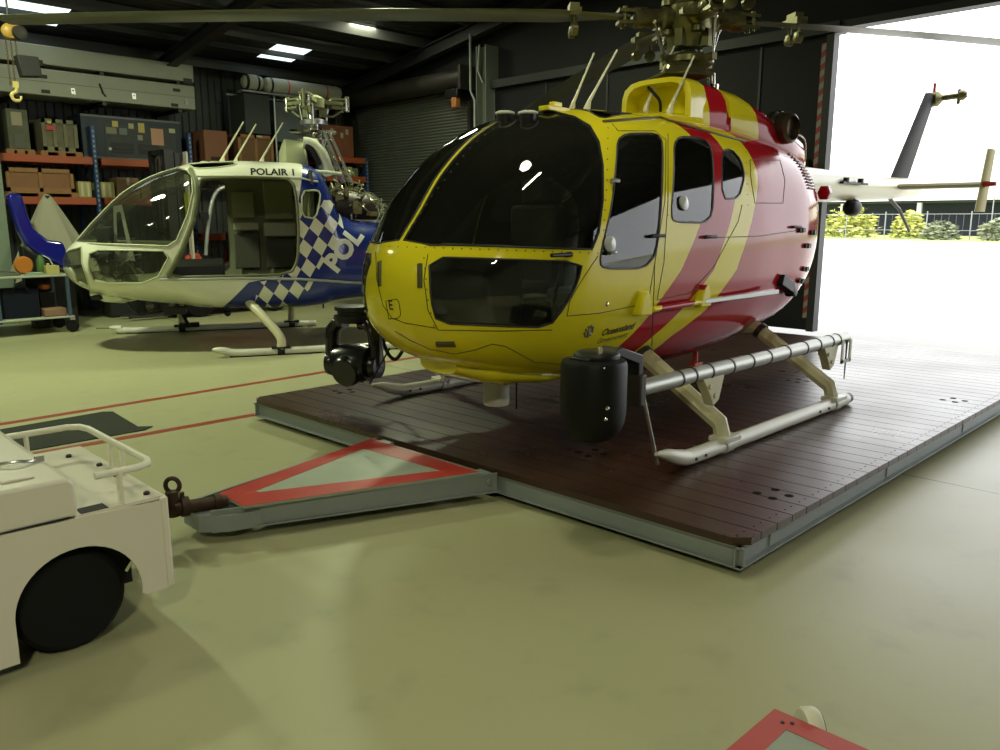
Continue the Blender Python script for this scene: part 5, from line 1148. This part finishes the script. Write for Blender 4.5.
# floats on a steel frame above the middle rack
t = thing('steel_frame_rack', 'dark metal frame carrying the two white rolled floats above the rack', 'rack', (8.2, 13.9, 2.45))
for x in (7.74, 8.66):
    for y in (13.62, 14.1): MB().cyl((x, y, 2.44), (x, y, 3.70), .02, n=8).build('post', gal, t)
MB().box(7.05, 9.1, 13.45, 13.65, 3.68, 3.71).box(7.05, 9.1, 14.05, 14.12, 3.68, 3.71).build('top_rail', gal, t)
wbox('grey_sheet', mat('blue_grey_sheet', (.10, .12, .13), .6), 7.78, 8.62, 13.66, 13.68, 2.9, 3.6, t); wbox('shelf', darkst, 7.74, 8.66, 13.62, 14.1, 2.80, 2.84, t)
wbox('dark_cover', mat('dark_cover', (.04, .045, .045), .7), 7.12, 7.60, 13.55, 14.1, 3.0, 3.67, t)
fl = mat('float_fabric', (.36, .36, .30), .6, var=.08)
for i, (x0, x1, l) in enumerate(((7.10, 7.48, 'short white rolled float, left of the pair above the rack'), (7.50, 9.12, 'long white rolled float with red bands, right of the pair above the rack'))):
    t = thing('rolled_float', l, 'float', ((x0 + x1) / 2, 13.5, 3.72), group='rolled floats')
    y = 13.55; z = 3.86 - .012 * i
    MB().lathe([(.06, 0), (.11, .03), (.135, .1), (.135, x1 - x0 - .1), (.11, x1 - x0 - .03), (.06, x1 - x0)], (x0, y, z), (1, 0, 0), 24).build('body', fl, t)
    bx = (x0 + .05, x1 - .1) if i else (x0 + .06, x1 - .12)
    for x in bx: MB().lathe([(.13, -.02), (.1375, -.02), (.1375, .02), (.13, .02)], (x + .07 if i else x, y, z), (1, 0, 0), 24).build('black_strap', blackm, t)
    if i:
        for x in (7.95, 8.75): MB().lathe([(.13, -.012), (.138, -.012), (.138, .012), (.13, .012)], (x, y, z), (1, 0, 0), 24).build('red_band', redm, t)
# ================================================================= FORKLIFT behind the police machine
t = thing('forklift', 'black-masted forklift with a red-orange body, seen through the police helicopter doors', 'forklift', (5.9, 12.7, 0))
mb = MB()
for y in (12.3, 12.8): mb.box(5.1, 5.24, y - .05, y + .05, .05, 2.52).box(5.26, 5.36, y - .04, y + .04, .1, 2.48)
for z in (.4, 1.3, 2.1, 2.46): mb.box(5.1, 5.2, 12.3, 12.8, z, z + .07)
mb.build('mast', mat('mast_black', (.015, .015, .015), .45), t)
for y in (12.42, 12.66): MB().cyl((5.2, y, .1), (5.2, y, 2.4), .045, n=12).tube([(5.16, y + .06, .3), (5.16, y + .06, 2.4)], .012, 6).build('lift_cylinder', darkst, t)
MB().box(5.38, 5.41, 12.14, 12.25, .8, 2.5).build('mast_plate', lab('pale_plate', (.5, .45, .38)), t)
wbox('yellow_notice', lab('notice_yellow', (.45, .42, .06)), 5.36, 5.375, 12.12, 12.26, 1.3, 1.9, t)
MB().box(5.0, 5.08, 12.25, 12.85, .1, .5).box(4.45, 5.05, 12.35, 12.43, .04, .08).box(4.45, 5.05, 12.68, 12.76, .04, .08).build('fork_carriage', darkst, t)
MB().prism([(5.3, .25), (5.3, .95), (5.5, 1.0), (5.75, .62), (6.2, .62), (6.35, .98), (7.0, 1.0), (7.1, .6), (7.0, .22)], 'y', 12.2, 13.1).build('body', mat('forklift_red', (.45, .06, .03), .4), t, .03)
MB().box(5.9, 6.35, 12.4, 12.9, .63, .8).box(6.28, 6.42, 12.4, 12.9, .8, 1.3).build('seat', fab, t, .03)
MB().tube([Vector((5.62 + .03 * math.sin(a * .39), 12.65 + .17 * math.cos(a * .39), 1.22 + .14 * math.sin(a * .39))) for a in range(16)], .014, 8, closed=True).cyl((5.45, 12.65, .95), (5.62, 12.65, 1.22), .02, n=8).build('steering_wheel', blackm, t)
for y in (12.22, 13.05): MB().tube(spline([(5.62, y, .95), (5.68, y, 1.35), (5.80, y, 1.82), (6.0, y, 2.0), (6.5, y, 2.02), (6.8, y, 1.9), (6.85, y, 1.0)], 5), .03, 10).build('overhead_guard', mat('guard_silver', (.38, .39, .37), .35, .5), t)
MB().box(5.9, 6.6, 12.22, 13.05, 2.0, 2.03).build('roof_plate', darkst, t)
MB().box(5.52, 5.66, 12.1, 12.16, 1.5, 1.62).cyl((5.52, 12.2, 1.55), (5.56, 12.13, 1.56), .012, n=6).build('mirror', blackm, t, .01)
wbox('white_unit', lab('unit_white', (.38, .4, .38)), 6.45, 7.0, 12.35, 12.95, 1.0, 1.5, t, .03)
for x in (5.45, 6.75):
    for y in (12.12, 13.02): MB().lathe([(.1, 0), (.24, .01), (.25, .04), (.25, .12), (.24, .15), (.1, .16)], (x, y, .25), (0, 1, 0), 28).build('wheel', rubber, t)
# covered object and blue fairing on the far left
SX = 3.68
t = thing('dust_sheet', 'pale dust sheet draped to a peak over something under the rack', 'sheet', (SX, 13.1, 0))
g = []; nn = 72; 
for k_ in range(15):
    q = k_ / 14; rr_ = []
    for j in range(nn + 1):
        a = 2 * math.pi * j / nn; fold = 1 + .10 * q * math.sin(a * 9 + 2 * math.sin(a * 2)) + .05 * q * math.sin(a * 17 + 1)
        rad = (.03 + .52 * q ** .85) * fold; rr_.append(Vector((SX + rad * math.cos(a) * 1.05 + .04 * q, 13.05 + rad * math.sin(a) * .55, 1.86 - 1.2 * q - (.05 * math.sin(a * 6) * q))))
    g.append(rr_)
MB().sheet(g).build('cloth', mat('dust_cloth', (.34, .32, .24), .85), t)
MB().cyl((SX, 13.05, 0), (SX, 13.05, 1.84), .04, n=10).box(SX - .2, SX + .2, 12.85, 13.25, 0, .6).build('hidden_stand', darkst, t)
t = thing('blue_fairing', 'glossy blue curved fairing standing beside the dust sheet, above the workshop trolley', 'fairing', (3.5, 12.6, 0))
bl = mat('blue_gloss', (.008, .012, .22), .15, coat=.8)
def arc2(p, k_=2): return chaikin(p, k_)
MB().prism([(3.04, 1.82), (3.12, 1.86), (3.23, 1.83), (3.27, 1.56), (3.32, 1.38), (3.49, 1.22), (3.68, 1.19), (3.75, .92), (3.76, .73), (3.5, .92), (3.3, 1.06), (3.2, 1.16), (3.13, 1.36)], 'y', 12.50, 12.68).build('blue_shell', bl, t, .05, seg=4)
MB().prism([(3.14, 1.15), (3.28, 1.05), (3.74, .72), (3.78, .25), (3.14, .25)], 'y', 12.48, 12.66).build('black_base', blackm, t, .02)
MB().box(3.2, 3.7, 12.50, 12.66, 0, .25).build('stand', darkst, t)
tag(MB().box(4.40, 4.95, 13.02, 13.4, 0, .9).box(4.44, 4.9, 13.04, 13.38, .9, 1.25).cyl((4.5, 13.1, 1.25), (4.5, 13.1, 1.45), .05, n=12).build('black_machine', mat('machine_black', (.012, .013, .012), .6), None, .03), 'dark boxy machine standing on the floor right of the dust sheet', 'machine')
# ================================================================= WORKSHOP TROLLEY
t = thing('workshop_trolley', 'blue-framed two-shelf workshop trolley on castors at the left edge', 'trolley', (2.9, 12.0, 0))
TX, TY0, TY1 = 3.50, 11.72, 12.42
wbox('top_shelf', mat('trolley_top', (.34, .36, .28), .5), 2.1, TX, TY0, TY1, .755, .785, t, .006); wbox('bottom_shelf', MATS['trolley_top'], 2.1, TX, TY0, TY1, .20, .225, t, .006)
for x in (2.15, 2.62, TX - .05):
    for y in (TY0 + .03, TY1 - .03): wbox('frame_leg', mat('trolley_blue', (.04, .07, .11), .5), x - .02, x + .02, y - .02, y + .02, .17, .755, t)
for x in (2.2, TX - .03):
    for y in (TY0 + .04, TY1 - .08):
        c_ = MB().lathe([(.03, -.02), (.075, -.018), (.08, -.01), (.08, .01), (.075, .018), (.03, .02)], (x, y, .08), (.3, 1, 0), 20).build('castor_wheel', rubber, t)
        MB().box(x - .03, x + .03, y - .035, y + .035, .165, .20).build('castor_bracket', steel, t)
o = MB().lathe([(.02, -.03), (.10, -.03), (.12, 0), (.10, .03), (.02, .03)], (3.02, 12.0, .905), (0, 1, .0), 28).build('orange_reel', mat('orange_plastic', (.42, .14, .015), .5)); tag(o, 'round orange reel standing on the trolley top', 'reel')
t2 = thing('green_sprayer', 'green and clear bottle with a curved handle on the trolley top', 'bottle', (3.22, 11.95, .785))
MB().lathe([(.05, .785), (.055, .8), (.05, .98), (.03, 1.01), (.03, 1.04)], (3.21, 11.95, 0), (0, 0, 1), 18).build('bottle', mat('green_bottle', (.06, .13, .035), .4), t2); MB().tube(spline([(3.24, 11.95, 1.03), (3.32, 11.95, .98), (3.36, 11.95, .88)], 5), .008, 6).build('handle', whitev, t2)
o = MB().box(3.22, 3.38, 11.76, 11.88, .785, .90).cyl((3.26, 11.82, .9), (3.26, 11.82, .93), .02, n=10).build('straw_jug', mat('straw_plastic', (.40, .36, .13), .5), None, .012); tag(o, 'yellowish plastic jug at the front of the trolley top', 'jug')
for i, (x, z, l) in enumerate(((2.98, .785, 'folded pale paper stack on the trolley top, lowest layer'), (3.0, .803, 'folded pale green cloth on the paper stack, on the trolley top'))):
    tag(MB().box(x, x + .22 - i * .04, 11.76, 11.9, z, z + .016).build('folded_sheet', mat('fold%d' % i, [(.30, .34, .24), (.22, .30, .2)][i], .8), None, .005), l, 'cloth')
o = MB().box(2.5, 2.92, 11.78, 12.1, .785, .82).tube([(2.55, 11.85, .83), (2.7, 11.9, .86), (2.88, 11.82, .83)], .012, 6).build('tool_tray', mat('tray_grey', (.09, .10, .08), .6, var=.6, scale=40), None, .01); tag(o, 'dark tray of small tools at the left of the trolley top', 'tray')
o = MB().box(2.7, 3.12, 11.85, 12.3, .226, .60).tube(spline([(2.78, 11.84, .56), (2.9, 11.8, .66), (3.02, 11.84, .56)], 5), .012, 6).build('dark_blue_bag', mat('navy_bag', (.004, .006, .014), .8, spec=.2), None, .07, seg=4); tag(o, 'dark blue bag on the trolley bottom shelf', 'bag')
o = MB().box(3.15, 3.42, 11.78, 12.05, .226, .33).build('pink_carton', mat('pinkish_card', (.22, .12, .08), .7), None, .01); tag(o, 'flat pinkish carton on the trolley bottom shelf', 'carton')
o = MB().box(3.17, 3.38, 12.06, 12.3, .226, .55).build('black_case', blackm, None, .02); tag(o, 'upright black case at the back of the trolley bottom shelf, under an orange hat', 'case')
o = MB().sphere((3.28, 12.16, .60), .075, (1, 1, .65), 10).build('orange_bump_hat', mat('orange_cap_m', (.55, .16, .04), .6)); tag(o, 'small round orange hat on the black case inside the trolley', 'hat')
# small parts bundle hanging behind the police tail
t = thing('wire_bundle', 'loose bundle of pale wires on a stand behind the police tail boom', 'wires', (8.0, 11.2, 0))
rn = random.Random(9); mb = MB()
for _ in range(60):
    a = Vector((8.05 + rn.uniform(-.35, .35), 11.2 + rn.uniform(-.2, .2), 1.62)); b = a + Vector((rn.uniform(-.2, .2), rn.uniform(-.1, .1), rn.uniform(-.3, .25))); mb.tube(spline([a, (a + b) / 2 + Vector((rn.uniform(-.1, .1), 0, .08)), b], 4), .006, 5)
mb.build('wires', mat('pale_wire', (.30, .32, .2), .5), t); MB().cyl((8.05, 11.2, 0), (8.05, 11.2, 1.5), .03, n=10).box(7.75, 8.35, 10.95, 11.45, 0, .04).box(7.7, 8.4, 11.0, 11.4, 1.48, 1.5).build('stand', darkst, t)
t = thing('white_pole', 'thin white horizontal pole on uprights behind the police tail boom', 'pole', (7.7, 11.9, 0)); MB().cyl((7.45, 11.9, 1.78), (8.6, 11.7, 1.78), .018, n=8).build('bar', white, t)
for x, y in ((7.5, 11.9), (8.5, 11.72)): MB().cyl((x, y, 0), (x, y, 1.77), .015, n=8).build('upright', darkst, t)
# ================================================================= HOIST, CEILING THINGS
t = thing('chain_hoist', 'yellow chain hoist with a black chain bag and hook hanging at top left', 'hoist', (3.0, 11.2, 2.95), off=None)
hx, hy = 2.92, 11.1
MB().sphere((hx, hy, 3.66), .09, (1, .8, 1), 10).box(hx - .02, hx + .1, hy - .05, hy + .05, 3.58, 3.74).build('hoist_body', mat('hoist_ochre', (.40, .24, .05), .45, var=.3, scale=20), t, .01)
MB().lathe([(.05, 0), (.08, .01), (.08, .06), (.05, .07)], (hx + .07, hy - .06, 3.64), (.3, -1, 0), 20).build('hand_wheel', darkst, t)
MB().cyl((hx, hy, 3.72), (hx, hy, rz(hy) - .05), .012, n=6).build('hanger', darkst, t)
for dx in (-.05, .0, .05):
    mb = MB(); z = 3.60; k_ = 0; end = 3.05 if dx < .04 else 3.35
    while z > end:
        c0 = Vector((hx + dx, hy, z)); u = Vector((1, 0, 0)) if k_ % 2 else Vector((0, 1, 0))
        mb.tube([c0 + u * .009 * math.cos(a) + Vector((0, 0, .02 * math.sin(a))) for a in [i * math.pi / 3 for i in range(6)]], .0035, 4, closed=True); z -= .031; k_ += 1
    mb.build('chain', mat('chain_brown', (.12, .08, .03), .5, .7), t)
MB().prism([(hx + .03, 3.40), (hx + .26, 3.40), (hx + .28, 3.18), (hx + .07, 3.16)], 'y', hy - .08, hy + .08).build('chain_bag', mat('bag_black', (.015, .015, .014), .7), t, .01)
MB().tube(spline([(hx, hy, 3.05), (hx, hy, 2.99), (hx - .05, hy, 2.95), (hx - .03, hy, 2.89), (hx + .03, hy, 2.89), (hx + .05, hy, 2.94)], 5), [.022] * 12 + [.02] * 8 + [.014] * 6, 8).box(hx - .03, hx + .03, hy - .02, hy + .02, 3.03, 3.10).build('hook', mat('hook_yellow', (.45, .36, .12), .4), t)
t = thing('work_lamp', 'orange and black lamp bracket on the wall above the right end of the roller shutter', 'lamp', (9.6, 10.75, 3.4))
MB().box(9.5, 9.62, 10.68, 10.8, 3.38, 3.56).build('orange_box', mat('orange_lamp', (.45, .16, .05), .5), t, .02); MB().box(9.5, 9.84, 10.64, 10.95, 3.54, 3.7).build('black_bracket', blackm, t, .02)
# fluorescent battens and high bay lamps
tube_on = mat('tube_lit', (1, 1, 1), .5, emit=(1, 1, .86), es=14)
def batten(x, y, z, L, label, ax='x', e=0):
    t = thing('fluorescent_batten', label, 'ceiling light', (x, y, z), 0 if ax == 'x' else 90, 'fluorescent battens', off=(0, 0, 0))
    MB().box(-L / 2 - .04, L / 2 + .04, -.03, .03, .02, .05).build('housing', mat('housing_grey', (.12, .12, .12), .6), t)
    MB().cyl((-L / 2, 0, 0), (L / 2, 0, 0), .014, n=10).build('tube', tube_on, t)
    MB().cyl((-L / 3, 0, .07), (-L / 3, 0, max(.12, rz(y) - z - .1)), .006, n=6).cyl((L / 3, 0, .07), (L / 3, 0, max(.12, rz(y) - z - .1)), .006, n=6).build('hanger', darkst, t)
    if e:
        l = bpy.data.lights.new('batten_light', 'AREA'); l.shape = 'RECTANGLE'; l.size = L; l.size_y = .06; l.energy = e; l.color = WARM
        o = bpy.data.objects.new('batten_light', l); C.objects.link(o); o.parent = t; o.location = (0, 0, -.03)
WARM = (1, 1, .72)
batten(8.28, 11.55, 4.68, .5, 'lit fluorescent tube high between the two portal beams, nearer the wall', e=10)
batten(8.35, 11.15, 4.74, .5, 'lit fluorescent tube high between the two portal beams, nearer the room', e=10)
batten(2.9, 2.15, 4.75, 1.0, 'lit fluorescent tube over the nose of the yellow helicopter', e=22)
def highbay(x, y, z, e, label, size=.5):
    t = thing('high_bay_lamp', label, 'ceiling light', (x, y, z), group='high bay lamps', off=(0, 0, 0))
    MB().lathe([(.08, .34), (.09, .22), (.2, .12), (.26, .0), (.25, .0), (.19, .11), (.07, .2), (.02, .3)], (0, 0, 0), (0, 0, 1), 28).build('reflector', steel, t)
    MB().lathe([(.01, .015), (.2, .01), (.2, .02), (.01, .025)], (0, 0, 0), (0, 0, 1), 28).build('lens', mat('lens_lit', (1, 1, 1), .5, emit=(1, 1, .8), es=9), t)
    MB().cyl((0, 0, .34), (0, 0, max(.4, rz(y) - z)), .01, n=6).build('hanger', darkst, t)
    l = bpy.data.lights.new('bay_light', 'AREA'); l.shape = 'DISK'; l.size = size; l.energy = e; l.color = (.9, 1, .64) if y > 5 else (1, .96, .68)
    o = bpy.data.objects.new('bay_light', l); C.objects.link(o); o.parent = t; o.location = (0, 0, -.02)
for i, (x, y, z, e) in enumerate(LAMPS): highbay(x, y, z, e, 'round high bay lamp under the roof, number %d from the door' % (i + 1) if False else 'round lit high bay lamp hanging under the roof')
# ================================================================= WORLD, SUN, CAMERA
w = bpy.data.worlds.new('World'); bpy.context.scene.world = w; w.use_nodes = True
bg = w.node_tree.nodes['Background']; bg.inputs[0].default_value = (.96, .98, 1, 1); bg.inputs[1].default_value = SKYS
sun = bpy.data.lights.new('sun', 'SUN'); sun.energy = SUNE; sun.angle = R(.6); sun.color = (1, .97, .88)
so = bpy.data.objects.new('sun', sun); C.objects.link(so)
so.rotation_euler = Vector((.30, -.52, -.80)).normalized().to_track_quat('-Z', 'Y').to_euler()
cam = bpy.data.cameras.new('camera'); co = bpy.data.objects.new('camera', cam); C.objects.link(co)
cam.sensor_width = 36; cam.lens = 36 * FPX / 1000; cam.clip_start = .05; cam.clip_end = 400
co.location = CAM; co.rotation_euler = (R(90) - TILT, 0, -HEAD)
sc = bpy.context.scene; sc.camera = co
sc.view_settings.view_transform = 'Standard'; sc.view_settings.look = 'None'; sc.view_settings.gamma = 1; sc.view_settings.use_curve_mapping = False
sc.view_settings.exposure = EXPO
sc.cycles.max_bounces = 8; sc.cycles.transparent_max_bounces = 16; sc.cycles.use_denoising = True; sc.cycles.caustics_reflective = False; sc.cycles.caustics_refractive = False
sc.cycles.sample_clamp_indirect = 6
